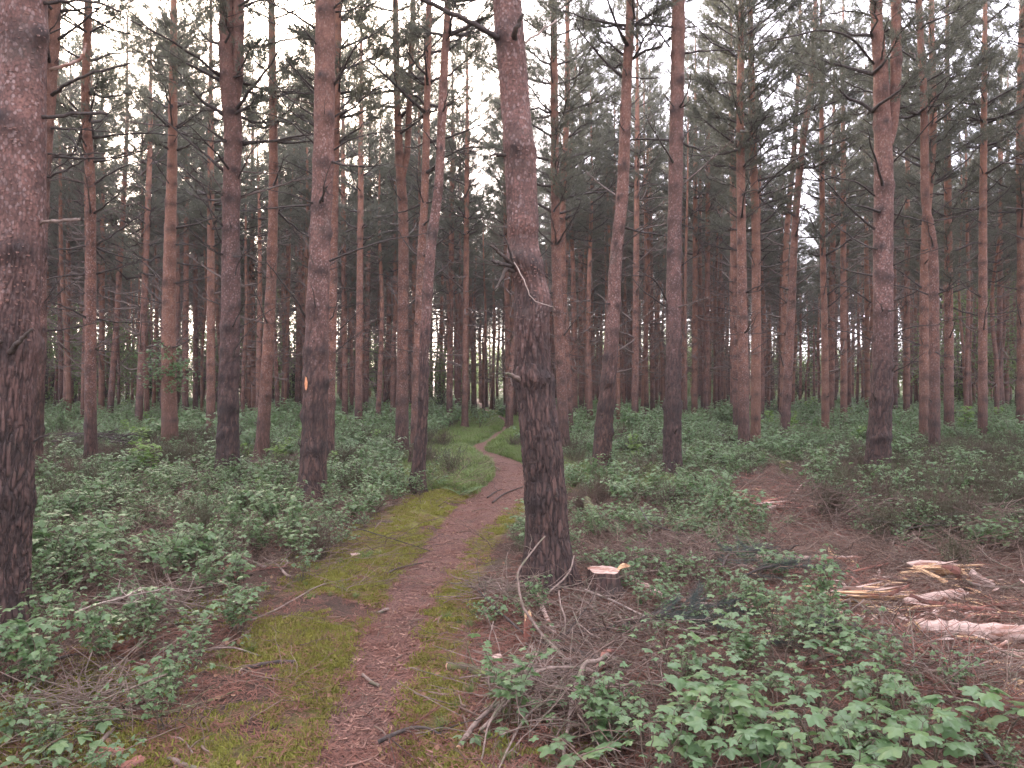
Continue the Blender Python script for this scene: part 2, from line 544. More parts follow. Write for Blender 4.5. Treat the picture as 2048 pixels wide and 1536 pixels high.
def jit_in(Z, x, y, s=.18, seed=0):
    jx = (fbm2(x, y, 2.2, 2, 31 + seed) - .5) * s * 4
    jy = (fbm2(x, y, 2.2, 2, 51 + seed) - .5) * s * 4
    return poly_in(Z, x + jx.reshape(x.shape), y + jy.reshape(x.shape))

# ground grid, finer near the camera
def spaced(vals):
    out = [vals[0][0]]
    for a, b, s in vals:
        n = max(1, int(round((b - a) / s)))
        out += list(np.linspace(a, b, n + 1)[1:])
    return np.array(out)
ys = spaced([(-50, -14, 4), (-14, 1.6, .6), (1.6, 9, .045), (9, 16, .08), (16, 40, .2), (40, 120, 1.0), (120, 700, 30)])
xs = spaced([(-500, -120, 40), (-120, -40, 4), (-40, -14, .8), (-14, -5, .15), (-5, 5, .05), (5, 14, .15), (14, 40, .8), (40, 120, 4), (120, 500, 40)])
GX, GY = np.meshgrid(xs, ys)
gx, gy = GX.ravel(), GY.ravel()
gz = height(gx, gy)
gpd, gsd = path_dist(gx, gy)
a_path = np.clip(.5 - gpd / .12, 0, 1) * np.where(gy > 27, .8, 1)
a_litter = jit_in(Z_LITTER, gx, gy) * .9 + jit_in(Z_BRASH, gx, gy, .12, 3) * .42
a_grass = np.clip(1.3 - np.abs(gpd) / 1.9, 0, 1) * (gy > 11.5) * (gy < 60)
a_moss = np.where(gy < 12.5, np.clip(1.2 - np.abs(gpd - np.where(gsd < 0, .32, .12)) / np.where(gsd < 0, .62, .22), 0, np.where(gsd < 0, 1, .62)), 0)
mn = fbm2(gx, gy, 1.4, 3, 71)
a_moss = np.maximum(a_moss * np.clip((mn - .29) * 7, .08, 1.1), jit_in(Z_LOWLEFT, gx, gy, .1, 9) * np.clip((mn - .44) * 8, 0, .95))
a_litter = np.maximum(a_litter, (gy < 11) * np.clip(1 - np.abs(gpd) / 1.0, 0, 1) * .34)
ny, nx = GX.shape
i = np.arange(ny - 1)[:, None] * nx; j = np.arange(nx - 1)[None, :]
Q = np.stack([i + j, i + j + 1, i + nx + j + 1, i + nx + j], -1).reshape(-1, 4)
GV = np.stack([gx, gy, gz], 1)
inside = (gpd[Q].mean(1) < 0) & (GV[Q][:, :, 1].mean(1) > 0) & (GV[Q][:, :, 1].mean(1) < 62)
def sub_mesh(name, q):
    used, inv = np.unique(q, return_inverse=True)
    g = Geo()
    g.add(GV[used], inv.reshape(-1, 4), path=a_path[used], litter=a_litter[used], grass=a_grass[used], moss=a_moss[used])
    return g.mesh(name, [M['ground']])
tag(obj('ground', sub_mesh('ground', Q[~inside])), 'brown forest floor of soil, moss and fallen needles', kind='structure')
tag(obj('path', sub_mesh('path', Q[inside])), 'narrow trodden reddish footpath of bark chips winding into the pines', kind='structure')

# ------------------------------------------------------------------ pine parts
def trunk_geo(g, ctrl, H, sides, dz, whorls, detail, seed, z_from=0.0, flare=True, zfine=8.0):
    """ctrl rows: z, x, y, r - the stem as a tapered, knotted tube"""
    c = np.array(ctrl, float)
    zs = np.concatenate([np.arange(z_from, min(zfine, H), dz), np.arange(min(zfine, H), H, max(dz, .35)), [H]])
    if len(c) > 3:
        cc = smooth_path(c[:, :4], 200)
        o = np.argsort(cc[:, 0]); cc = cc[o]
    else:
        cc = c
    X = np.interp(zs, cc[:, 0], cc[:, 1]); Y = np.interp(zs, cc[:, 0], cc[:, 2]); R = np.interp(zs, cc[:, 0], cc[:, 3])
    n = sides
    th = np.arange(n) * 2 * np.pi / n
    Z = np.repeat(zs, n); T = np.tile(th, len(zs))
    R = np.repeat(R, n); CX = np.repeat(X, n); CY = np.repeat(Y, n)
    k = np.ones_like(R)
    if flare:
        k += .55 * np.exp(-Z / .16) * (1 + .5 * np.sin(T * 4 + seed)) + .06 * np.exp(-Z / .6)
    k += (fbm(np.stack([np.cos(T) * .8, np.sin(T) * .8, Z * 1.6 + seed * 3.1], 1), 3, seed) - .5) * .12
    knot = np.zeros_like(R)
    rs = np.random.default_rng(seed)
    for zw in whorls:
        b = {0: .17, 1: .14, 2: .20}[int(detail)]
        wk = rs.uniform(.35, 1.15); wd = .055 if not detail else rs.uniform(.07, .12)
        k += b * wk * .8 * np.exp(-((Z - zw + .03 * np.sin(T * 2 + zw)) / wd) ** 2) * (.55 + .45 * np.sin(T * 2 + zw * 7))
        for q in range(rs.integers(2, 5)):
            t0 = rs.uniform(0, 2 * np.pi)
            dT = np.angle(np.exp(1j * (T - t0)))
            dd = (dT / (.42 if detail else .6)) ** 2 + ((Z - zw - rs.uniform(-.05, .05)) / .065) ** 2
            knot = np.maximum(knot, np.exp(-dd) * rs.uniform(.6, 1))
            k += .10 * np.exp(-dd)
        knot = np.maximum(knot, (.42 + .34 * np.sin(T * 2 + zw * 9)) * wk * np.exp(-((Z - zw + (.05 if detail else .02)) / (.085 if detail else .055)) ** 2))
    crev = np.zeros_like(R)
    if detail:
        up = np.clip((Z + 1.5 * (fbm(np.stack([np.cos(T), np.sin(T), Z], 1), 3, seed + 4)) - 2.6) / 1.4, 0, 1)
        rr = np.median(R)
        px, py = np.cos(T) * rr, np.sin(T) * rr
        wx = (fbm(np.stack([px * 20, py * 20, Z * 6], 1), 3, seed + 8) - .5) * 1.0
        e, rid = voro(np.stack([px * 36 + wx, py * 36 + wx, Z * 4.6 + wx * 1.4], 1), seed)
        e2, rid2 = voro(np.stack([px * 62, py * 62, Z * 45], 1), seed + 3)
        low = -.014 * np.exp(-(e / .16) ** 2) + .004 * (rid - .5) + .002 * np.sin(Z * 160 + rid * 30)
        hi = .0042 * (rid2 > .66) * (rid2 - .4) - .0012 * np.exp(-(e2 / .1) ** 2)
        disp = low * (1 - up) + hi * up
        crev = np.exp(-(e / .17) ** 2) * (1 - up) * .9 + .3 * up * np.exp(-(e2 / .14) ** 2)
        rad = R * k + disp
    else:
        rad = R * k
    V = np.stack([CX + np.cos(T) * rad, CY + np.sin(T) * rad, Z], 1)
    m = len(zs)
    i = np.arange(m - 1)[:, None] * n; j = np.arange(n)[None, :]
    q = np.stack([i + j, i + (j + 1) % n, i + n + (j + 1) % n, i + n + j], -1).reshape(-1, 4)
    g.add(V, q, knot=np.clip(knot, 0, 1), crev=crev)
    return zs, X, Y, np.interp(zs, cc[:, 0], cc[:, 3])

def branch_geo(g, seed, n_side=4, matid=0, sides=6, stub=False):
    """a dead branch one metre long along +X, curving, with side twigs"""
    rs = np.random.default_rng(seed)
    m = 9
    t = np.linspace(0, 1, m)
    sag = rs.uniform(-.12, .06); rise = rs.uniform(-.05, .18)
    P = np.stack([t, .06 * np.sin(t * rs.uniform(2, 4) + rs.uniform(0, 6)) * t, sag * np.sin(t * 2.6) + rise * t ** 2.2], 1)
    P += (rs.random((m, 3)) - .5) * .018 * (t[:, None] > .05)
    R = np.interp(t, [0, .06, .5, 1], [.023, .0165, .011, .0045])
    g.add(*tube(P, R, sides), mat=matid)
    for q in range(n_side):
        a = rs.uniform(.25, .92)
        p0 = np.array([np.interp(a, t, P[:, c]) for c in range(3)])
        L = rs.uniform(.10, .38) * (1.15 - a * .5)
        az = rs.choice([-1, 1]) * rs.uniform(.4, 1.1); el = rs.uniform(-.3, .7)
        d = np.array([math.cos(az) * math.cos(el), math.sin(az) * math.cos(el), math.sin(el)])
        s = np.linspace(0, 1, 5)[:, None]
        PQ = p0 + d * L * s + np.array([0, 0, 1]) * (s ** 2) * L * rs.uniform(-.1, .35)
        PQ[1:] += (rs.random((4, 3)) - .5) * .015
        g.add(*tube(PQ, np.linspace(.0065, .003, 5), 4), mat=matid)
        if rs.random() < .5:
            p1 = PQ[2]; d2 = d + rs.normal(0, .5, 3); d2 /= np.linalg.norm(d2)
            g.add(*tube([p1, p1 + d2 * L * .22, p1 + d2 * L * .45 + [0, 0, .02]], [.003, .0025, .0016], 3), mat=matid)

BRANCH = []
for s in range(12):
    g = Geo(); branch_geo(g, 100 + s, [1, 2, 3, 5, 6, 4][s % 6])
    BRANCH.append(g.mesh('dead_branch', [M['twig'] if s != 4 else M['twig_far']]))
STUB = []
for s in range(4):
    g = Geo(); rs = np.random.default_rng(s)
    P = [[0, 0, 0], [.05, rs.uniform(-.01, .01), .006], [.10, rs.uniform(-.02, .02), rs.uniform(.0, .05)], [.13, 0, rs.uniform(.02, .09)]]
    g.add(*tube(P, [.020, .014, .011, .005], 7, wob=.25, seed=s))
    STUB.append(g.mesh('branch_stub', [M['dark']]))

def tufts(g, P, D, nb, L, w, spread, rs, matid=1):
    """bursts of needle blades: P, D are (n,3) places and shoot directions"""
    n = len(P)
    P = np.repeat(P, nb, 0); D = np.repeat(D, nb, 0)
    d = D + rs.normal(0, spread, P.shape)
    d /= np.linalg.norm(d, axis=1)[:, None]
    l = L * rs.uniform(.65, 1.25, (len(P), 1))
    s = np.cross(d, rs.normal(0, 1, P.shape)); s /= np.linalg.norm(s, axis=1)[:, None] + 1e-9
    base = P + D * rs.uniform(-.6, .5, (len(P), 1)) * L
    a = base - s * w / 2; b = base + s * w / 2; c = base + d * l
    V = np.stack([a, b, c], 1).reshape(-1, 3)
    g.add(V, np.arange(len(V)).reshape(-1, 3), mat=matid, smooth=False)

def crown_mesh(seed, hc=6.5, spread=1.9, dens=1.0, sparse=0.0):
    rs = np.random.default_rng(seed)
    g = Geo()
    TP, TD = [], []
    z = 0.0
    while z < hc - .25:
        u = z / hc
        Lm = spread * (.55 + 1.5 * u) if u < .25 else spread * (1.02 - .80 * (u - .25) / .75)
        nb = rs.integers(3, 6)
        a0 = rs.uniform(0, 6.28)
        for b in range(nb):
            if rs.random() < sparse: continue
            az = a0 + b * 6.283 / nb + rs.normal(0, .25)
            L = Lm * rs.uniform(.55, 1.15)
            el = rs.uniform(.05, .35) + .55 * u
            d = np.array([math.cos(az) * math.cos(el), math.sin(az) * math.cos(el), math.sin(el)])
            t = np.linspace(0, 1, 6)[:, None]
            P = np.array([0, 0, z]) + d * L * t + np.array([0, 0, 1]) * L * (t ** 2 * rs.uniform(.0, .25) - t * rs.uniform(0, .1))
            P[1:] += rs.normal(0, .02, (5, 3))
            g.add(*tube(P, np.linspace(.022 * (1.2 - u), .005, 6), 4, cap=False), mat=0)
            ns = int(6 + L * 8.4 * dens)
            for q in range(ns):
                a = rs.uniform(.30, 1.0)
                k = a * 5; i0 = min(4, int(k)); p = P[i0] + (P[i0 + 1] - P[i0]) * (k - i0)
                sa = az + rs.choice([-1, 1]) * rs.uniform(.2, 1.2)
                se = rs.uniform(.0, .6)
                sd = np.array([math.cos(sa) * math.cos(se), math.sin(sa) * math.cos(se), math.sin(se)])
                l = rs.uniform(.18, .55) * (1.2 - a * .5)
                e = p + sd * l
                g.add(*tube([p, (p + e) / 2 + [0, 0, -.01], e], [.006, .004, .003], 3, cap=False), mat=0)
                m = int(2 + l * 6)
                for f in np.linspace(.35, 1.0, m):
                    TP.append(p + sd * l * f + rs.normal(0, .05, 3)); TD.append(sd + [0, 0, .25])
            TP.append(P[-1]); TD.append(d)
        z += rs.uniform(.30, .46)
    TP = np.array(TP); TD = np.array(TD); TD /= np.linalg.norm(TD, axis=1)[:, None]
    tufts(g, TP, TD, 21, .105, .0088, .60, rs)
    return g.mesh('crown', [M['twig'], M['needle']])

CROWN = [crown_mesh(200 + s, hc=[6.5, 5.6, 7.4, 6.2, 5.0, 7.0, 6.0, 5.4][s], spread=[1.9, 1.6, 2.1, 1.5, 1.8, 1.7, 2.0, 1.4][s],
                    dens=[1, .8, 1.05, .75, .9, .8, .9, .7][s], sparse=[0, .15, 0, .2, .1, .2, .1, .25][s]) for s in range(8)]
CROWN_H = [6.5, 5.6, 7.4, 6.2, 5.0, 7.0, 6.0, 5.4]
print('crown tris', [len(c.polygons) for c in CROWN])

GROUP = 'pine trees standing through the plantation'

def add_branches(root, zs, X, Y, R, whorls, seed, zlo, zhi, per=3.4, lmax=2.0, lmin=.3):
    rs = np.random.default_rng(seed)
    for zw in whorls:
        x, y, r = np.interp(zw, zs, X), np.interp(zw, zs, Y), np.interp(zw, zs, R)
        if zw < zlo:
            for q in range(rs.integers(0, 3)):
                az = rs.uniform(0, 6.28)
                obj('branch_stub', STUB[rs.integers(0, 4)], root, (x + math.cos(az) * r * .9, y + math.sin(az) * r * .9, zw), (0, -rs.uniform(0, .9), az), rs.uniform(.5, 1.2))
            continue
        f = min(1, (zw - zlo) / max(.5, (zhi - zlo)))
        for q in range(rs.poisson(per)):
            az = rs.uniform(0, 6.28)
            L = rs.uniform(lmin, lmin + (lmax - lmin) * (.35 + .65 * f)) * (1 if rs.random() < .75 else .45)
            el = rs.uniform(-.25, .75)
            obj('dead_branch', BRANCH[rs.integers(0, 12)], root, (x + math.cos(az) * r * .8, y + math.sin(az) * r * .8, zw), (rs.uniform(-.5, .5), -el, az), L)

def whorl_list(seed, H, start=.8):
    rs = np.random.default_rng(seed + 900)
    z, out = start, []
    while z < H - 5:
        out.append(z); z += rs.uniform(.36, .62)
    return out

def pine(name, d, ybase, ctrl, label, seed, H=15.5, crown=0, detail=0, cbase=None, fork=None, whorls=None, per=3.4, blo=2.2, lmax=2.0, cscale=1.0):
    """ctrl: (photo row, photo column, photo width) of the stem at distance d"""
    xb = (ctrl[0][1] - 1024) / F * d
    gz0 = H1(xb, d) - .03
    pts = []
    rs = np.random.default_rng(seed)
    for (yy, xx, ww) in ctrl:
        z = EYE - (yy - 768) / F * d - gz0
        pts.append([z, (xx - 1024) / F * d - xb, rs.uniform(-.02, .02), ww / 2 / F * d])
    pts = sorted(pts)
    if pts[0][0] > .02:
        s = (pts[1][1] - pts[0][1]) / (pts[1][0] - pts[0][0])
        pts.insert(0, [0, pts[0][1] - s * pts[0][0], 0, pts[0][3] * 1.06])
    off = pts[0][1]; xb += off
    pts = [[z, x - off, y, r] for z, x, y, r in pts]
    zt, xt, yt, rt = pts[-1]
    sl = (pts[-1][1] - pts[-2][1]) / (pts[-1][0] - pts[-2][0])
    if H < zt + 4: H = zt + 4
    pts.append([zt + (H - zt) * .4, xt + sl * .6, yt, rt * .68])
    pts.append([H, xt + sl * .8, yt, .025])
    root = empty(name, (xb, d, gz0))
    tag(root, label, 'pine tree', GROUP)
    wh = whorls if whorls is not None else whorl_list(seed, H)
    g = Geo()
    sides, dz = {0: (16, .10), 1: (40, .030), 2: (120, .0125)}[detail]
    zfine = EYE + 768 / F * d + .4
    zs, X, Y, R = trunk_geo(g, pts, H, sides, dz, wh, detail, seed, zfine=zfine)
    tops = [(np.interp(H - 3, zs, X), H)]
    if fork:
        fc = []
        for (yy, xx, ww) in fork:
            z = EYE - (yy - 768) / F * d - gz0
            fc.append([z, (xx - 1024) / F * d - xb, -.02, ww / 2 / F * d])
        fc = sorted(fc)
        fc.append([H - 1, fc[-1][1] + (.15 if fc[-1][1] > xt else -.15), -.02, .025])
        trunk_geo(g, fc, H - 1, max(12, sides // 2), dz * 1.5, [w for w in wh if w > fc[0][0] + .5], detail, seed + 1, z_from=fc[0][0], flare=False, zfine=zfine)
    me = g.mesh('trunk', [M['bark_near' if detail else 'bark']])
    obj('trunk', me, root)
    if d < 26:
        cb = cbase if cbase is not None else H - CROWN_H[crown] * 1.38
        add_branches(root, zs, X, Y, R, [w for w in wh if w < cb + 1], seed + 5, blo, cb, per=per, lmax=lmax)
    else:
        o = obj('dead_branches', FARB[seed % 5], root, (np.interp(5, zs, X) * .5, 0, 0), (0, 0, seed * 1.3)); o['kind'] = 'stuff'
    obj('crown', CROWN[crown], root, (np.interp(H - 3, zs, X), 0, H - CROWN_H[crown] * 1.38 + .1), (0, 0, seed * .7), (1.0, 1.0, 1.38))
    return root

# joined dead branches of the far pines
FARB = []
for s in range(5):
    g = Geo(); rs = np.random.default_rng(300 + s)
    for zw in whorl_list(s + 40, 15, 2.2):
        for q in range(rs.poisson(4.2)):
            gg = Geo(); branch_geo(gg, int(rs.integers(0, 9999)), 2, sides=4)
            V = np.concatenate(gg.V) * rs.uniform(.35, 1.9)
            V = V @ rotm(rs.uniform(-.5, .5), -rs.uniform(-.25, .8), rs.uniform(0, 6.28)).T + [0, 0, zw]
            g.add(V, [f for f, _, _ in gg.Fs if f.shape[1] == 4] + [f for f, _, _ in gg.Fs if f.shape[1] == 3])
    FARB.append(g.mesh('dead_branches', [M['twig_far']]))

# ------------------------------------------------------------------ the pines one can tell apart
pine('pine_tree', 6.15, 1190, [(1180, 1098, 86), (1120, 1097, 84), (1000, 1092, 82), (900, 1084, 80), (800, 1072, 76), (758, 1067, 80), (720, 1065, 71), (640, 1064, 68), (605, 1066, 69), (570, 1062, 63), (540, 1053, 66), (515, 1048, 67), (480, 1046, 60), (450, 1046, 61), (400, 1044, 61), (320, 1040, 62), (298, 1038, 64), (260, 1035, 60), (200, 1030, 60), (100, 1022, 58), (0, 1014, 55), (-160, 1004, 50)],
     'large leaning pine with furrowed lower bark beside the path, nearest in the middle', 21, H=15, crown=0, detail=2, whorls=[.70, 1.60, 2.22, 2.52, 3.38, 4.24, 5.0, 5.6, 6.2, 6.8, 7.4, 8.0, 8.6], per=.35, blo=2.2, lmax=.7)
NEAR = [o for o in COL.objects if o.get('label', '').startswith('large leaning pine')][0]
pine('pine_tree', 5.2, 1260, [(1250, -2, 104), (1000, 10, 102), (700, 22, 98), (450, 36, 94), (200, 42, 88), (0, 44, 84), (-150, 46, 80)],
     'thick dark pine trunk cut by the left edge of the photo, closest to the viewer', 22, H=15, crown=2, detail=2, whorls=[.9, 1.9, 2.5, 3.3, 3.9, 4.6, 5.3, 6.0, 6.7, 7.4], per=.0, blo=2.2, lmax=.6)
pine('pine_tree', 13.5, 880, [(870, 66, 36), (650, 74, 34), (500, 76, 33), (330, 86, 31), (150, 98, 29), (0, 106, 27)],
     'pine almost hidden behind the thick trunk at the left edge', 23, detail=1, crown=1)
pine('pine_tree', 15.0, 920, [(915, 182, 23), (700, 181, 21), (500, 182, 19), (350, 180, 18), (205, 171, 16), (20, 176, 14)],
     'slim reddish pine rising from heather, second trunk from the left edge', 24, crown=3, H=14.5)
pine('pine_tree', 19, 850, [(845, 340, 30), (700, 338, 27), (500, 340, 23), (300, 345, 18), (70, 348, 14)],
     'pine with a collar of leafy shoots round its lower stem', 25, crown=4, H=14)
pine('pine_tree', 13.0, 910, [(905, 456, 44), (850, 457, 41), (740, 459, 39), (600, 461, 36), (500, 461, 34), (400, 462, 33), (270, 466, 34), (180, 460, 36), (100, 454, 31), (0, 454, 28)],
     'grey-purple pine that forks into two stems near the top of the photo, left of centre', 26, detail=1, crown=5, fork=[(240, 470, 12), (190, 474, 18), (120, 478, 20), (0, 478, 20), (-80, 480, 18)])
pine('pine_tree', 17.5, 865, [(862, 526, 26), (700, 536, 22), (500, 545, 19), (300, 547, 17), (30, 543, 13)],
     'slender dark pine leaning right at its foot, between two thicker trunks', 27, crown=6)
pine('pine_tree', 10.9, 988, [(980, 623, 55), (900, 627, 51), (740, 631, 47), (600, 636, 44), (500, 640, 41), (300, 648, 40), (150, 649, 39), (0, 650, 38)],
     'stout pine with an orange bark scar at chest height, left of the path', 28, detail=1, crown=7, per=3.4, blo=2.0, lmax=1.5)
pine('pine_tree', 16.5, 885, [(880, 658, 22), (600, 664, 20), (400, 668, 17), (150, 675, 14), (0, 677, 13)],
     'thin pine just behind the trunk with the orange scar', 29, crown=0)
pine('pine_tree', 18, 862, [(860, 804, 26), (700, 805, 22), (500, 807, 20), (420, 806, 19), (330, 800, 18), (230, 795, 14), (0, 791, 11)],
     'pine forking low into two thin stems left of the twin reddish trunks', 30, crown=1, fork=[(360, 806, 8), (300, 815, 12), (150, 821, 11), (0, 827, 10), (-80, 829, 9)])
pine('pine_tree', 15.5, 885, [(880, 829, 18), (670, 837, 17), (500, 843, 16), (400, 849, 15), (170, 855, 13), (0, 858, 11)],
     'rear one of the two reddish stems that cross left of the path', 31, crown=3)
pine('pine_tree', 11.6, 982, [(978, 834, 29), (900, 840, 25), (820, 846, 21), (700, 849, 20), (500, 861, 20), (380, 876, 18), (250, 883, 17), (120, 889, 15), (0, 895, 13)],
     'narrow leaning pine growing at the left bank of the path', 32, detail=1, crown=4, per=2.2, lmax=1.1, H=13.5)
pine('pine_tree', 17.5, 885, [(882, 1128, 22), (700, 1120, 20), (500, 1112, 18), (340, 1110, 16), (0, 1107, 13)],
     'dark straight pine just right of the big leaning trunk', 33, crown=2)
pine('pine_tree', 22, 845, [(842, 1139, 15), (500, 1125, 12), (205, 1134, 11), (0, 1135, 9)],
     'thinner pine half behind the dark straight one, right of the leaning trunk', 34, crown=5)
pine('pine_tree', 14.0, 908, [(904, 1204, 37), (800, 1213, 33), (700, 1222, 29), (600, 1228, 26), (500, 1233, 24), (380, 1245, 23), (170, 1253, 20), (0, 1262, 17)],
     'pine with a strongly leaning foot and pinkish upper bark, right of centre', 35, detail=1, crown=6, per=2.6)
pine('pine_tree', 13.6, 918, [(913, 1344, 37), (700, 1347, 31), (500, 1349, 28), (300, 1352, 27), (0, 1357, 25)],
     'straight reddish pine with scaly bark, second of the pair right of centre', 36, detail=1, crown=7, per=2.4)
pine('pine_tree', 18.5, 864, [(862, 1488, 23), (650, 1485, 20), (500, 1483, 18), (240, 1481, 15), (0, 1483, 11)],
     'upright dark pine, front one of the close pair beyond the needle clearing', 37, crown=0, per=3.2)
pine('pine_tree', 19.5, 857, [(855, 1511, 20), (500, 1512, 17), (300, 1506, 15), (50, 1501, 11)],
     'right-hand stem of the close pair beyond the needle clearing', 38, crown=2)
pine('pine_tree', 25, 826, [(822, 1473, 14), (500, 1467, 12), (200, 1462, 9)],
     'pale reddish pine half hidden behind the close pair', 39, crown=1)
pine('pine_tree', 22, 826, [(824, 1572, 18), (640, 1582, 16), (500, 1588, 14), (350, 1598, 13), (130, 1625, 10)],
     'lilac-barked pine leaning right near the small white stump', 40, crown=4, H=12)
pine('pine_tree', 27, 806, [(800, 1566, 12), (500, 1572, 11), (300, 1588, 10), (100, 1599, 7)],
     'pale pine whose trunk touches the lilac-barked leaning one', 41, crown=7, H=12)
pine('pine_tree', 23, 842, [(838, 1651, 15), (650, 1649, 13), (500, 1646, 11), (200, 1643, 8)],
     'thin straight pine with dark knots, midway between lilac-barked and stout trunks', 42, crown=3, H=13)
pine('pine_tree', 12.6, 914, [(908, 1757, 48), (800, 1761, 42), (650, 1765, 38), (500, 1767, 37), (380, 1768, 36), (270, 1765, 33), (130, 1761, 27), (0, 1751, 21)],
     'stout pine splitting into two stems high up, at the right over the heather', 43, detail=1, crown=5, per=2.8, blo=2.6, lmax=1.7,
     fork=[(290, 1778, 14), (240, 1786, 19), (130, 1791, 20), (0, 1791, 18), (-80, 1792, 17)])
pine('pine_tree', 16.8, 885, [(880, 1868, 21), (700, 1868, 19), (500, 1866, 17), (400, 1852, 16), (200, 1847, 14), (0, 1838, 12)],
     'dark bent pine crossing a paler stem right of the stout split trunk', 44, crown=6)
pine('pine_tree', 20, 846, [(842, 1848, 18), (500, 1850, 16), (270, 1866, 14), (80, 1864, 11)],
     'orange-barked pine behind the dark bent one', 45, crown=0)
pine('pine_tree', 21, 838, [(835, 1966, 17), (500, 1965, 15), (270, 1967, 12), (70, 1970, 9)],
     'upright pine with a dark heap of brush at its foot near the right edge', 46, crown=1)
pine('pine_tree', 23, 820, [(816, 2043, 17), (500, 2043, 15), (270, 2040, 14), (0, 2044, 11)],
     'orange pine cut by the right edge of the photo', 47, crown=2)

MID = [  # column at foot, row of foot, width, column at row 300, label
    (132, 820, 11, 141, 'thin pine in leaves between the left edge trunks and the reddish one'),
    (203, 802, 11, 205, 'dark thin pine close behind the slim reddish one on the left'),
    (222, 796, 12, 252, 'thin orange pine leaning right, left of the leafy collar tree'),
    (278, 818, 14, 300, 'dark pine leaning gently right just left of the leafy collar tree'),
    (370, 802, 12, 374, 'pale brown pine just right of the leafy collar tree'),
    (391, 806, 10, 391, 'narrow orange stem midway between leafy collar tree and forked pine'),
    (421, 842, 17, 422, 'straight grey pine close to the left of the forked pine'),
    (498, 808, 10, 505, 'pale orange pine just right of the forked pine'),
    (573, 810, 9, 577, 'thin pine left of the trunk with the orange scar'),
    (598, 806, 9, 603, 'thin pine almost touching the left side of the scarred trunk'),
    (690, 818, 12, 686, 'curved slim pine right of the scarred trunk'),
    (717, 826, 15, 722, 'straight orange pine between the scarred trunk and the low fork'),
    (732, 806, 10, 740, 'faint thin pine right behind the straight orange one'),
    (899, 797, 12, 905, 'thin knotted pine right of the twin reddish trunks'),
    (930, 802, 13, 934, 'orange pine with pale forked dead branches at the path end'),
    (1017, 808, 12, 1010, 'thin pine close left of the big leaning trunk'),
    (1163, 803, 10, 1160, 'faint pine between the dark straight one and the leaning foot'),
    (1270, 822, 14, 1274, 'orange slender pine between the two pinkish trunks right of centre'),
    (1305, 803, 10, 1300, 'brown thin stem left of the straight scaly pine'),
    (1389, 806, 12, 1391, 'orange stem just right of the straight scaly pine'),
    (1413, 798, 12, 1416, 'broader brown stem second to the right of the scaly pine'),
    (1662, 808, 12, 1668, 'bright orange pine right behind the thin dark-knotted one'),
    (1688, 795, 13, 1686, 'grey-brown pine far back left of the stout split trunk'),
    (1735, 800, 10, 1731, 'orange strip of trunk just left of the stout split pine'),
    (1790, 818, 11, 1786, 'dark knotted stem close right of the stout split pine'),
    (1813, 800, 12, 1815, 'orange stem between the split pine and the dark bent pine'),
    (1898, 802, 18, 1895, 'bright orange double-width pine right of the dark bent one'),
    (1998, 793, 11, 2002, 'left one of the two faint stems near the right edge'),
    (2013, 790, 9, 2016, 'right one of the two faint stems near the right edge'),
]
for k, (xf, yf, w, x3, lab) in enumerate(MID):
    d = max(24.0, min(40.0, 370.0 / w)) if w < 16 else 23.0
    pine('pine_tree', d, yf, [(yf, xf, w), (600, xf + (x3 - xf) * .45, w * .88), (300, x3, w * .68)], lab, 60 + k, H=13 + (k * 7 % 5) * .7, crown=k % 8)

# ------------------------------------------------------------------ the rest of the plantation
TR, TRH = [], []
for s in range(8):
    g = Geo(); rs = np.random.default_rng(500 + s)
    H = 14.8
    pts = [[0, 0, 0, .125], [3, rs.normal(0, .06), rs.normal(0, .06), .108], [6, rs.normal(0, .15), rs.normal(0, .1), .09], [10, rs.normal(0, .2), 0, .06], [H, rs.normal(0, .2), 0, .02]]
    trunk_geo(g, pts, H, 10, .16, whorl_list(s + 70, H), 0, 500 + s, zfine=11)
    TR.append(g.mesh('trunk', [M['bark']]))
named = [(o.location.x, o.location.y) for o in COL.objects if o.name.startswith('pine_tree')]
spots = []
for yy in np.arange(-16, 82, 2.6):
    for xx in np.arange(-92, 92, 2.5):
        x, y = xx + RNG.uniform(-1.0, 1.0), yy + RNG.uniform(-1.0, 1.0)
        infr = abs(x) < .655 * y + .6
        if abs(x) > .70 * max(y, 0) + 12: continue
        if infr and y < 27: continue
        if not infr and math.hypot(x, y) < 4.5: continue
        if -16 < y < 4 and abs(x + .5) < 2.0: continue
        if y < 38 and abs(x - (-.034 * y)) < .55 + .004 * y and y > 4: continue
        if min((x - a) ** 2 + (y - b) ** 2 for a, b in named) < 2.2: continue
        spots.append((x, y, infr))
for yy in np.arange(26, 58, 3.0):
    for xx in np.arange(-40, 40, 2.8):
        x, y = xx + RNG.uniform(-1.3, 1.3), yy + RNG.uniform(-1.3, 1.3)
        if abs(x) > .655 * y or (y < 38 and abs(x + .034 * y) < .8) or y < 26.5: continue
        if min((x - a) ** 2 + (y - b) ** 2 for a, b in named) < 1.2: continue
        if min((x - a[0]) ** 2 + (y - a[1]) ** 2 for a in spots) < .8: continue
        spots.append((x, y, True))
spots.sort(key=lambda s: s[1])
inview = [s for s in spots if s[2]]
THINGS = inview[:240]
REST = inview[240:] + [s for s in spots if not s[2]]  # distant pines plus unseen ones beside and behind the camera, added for shade
FARLAB = 'slender pine among the dense rows of trunks far back in the plantation'
def gap(px, y):
    """the photograph's openings in the canopy: shorter trees there"""
    k = 1.0
    for c, w, s in ((1590, 85, .66), (1195, 70, .80), (960, 60, .84), (490, 45, .70), (745, 50, .80), (255, 50, .80), (1985, 55, .74)):
        k = min(k, 1 - (1 - s) * math.exp(-((px - c) / w) ** 2))
    return k
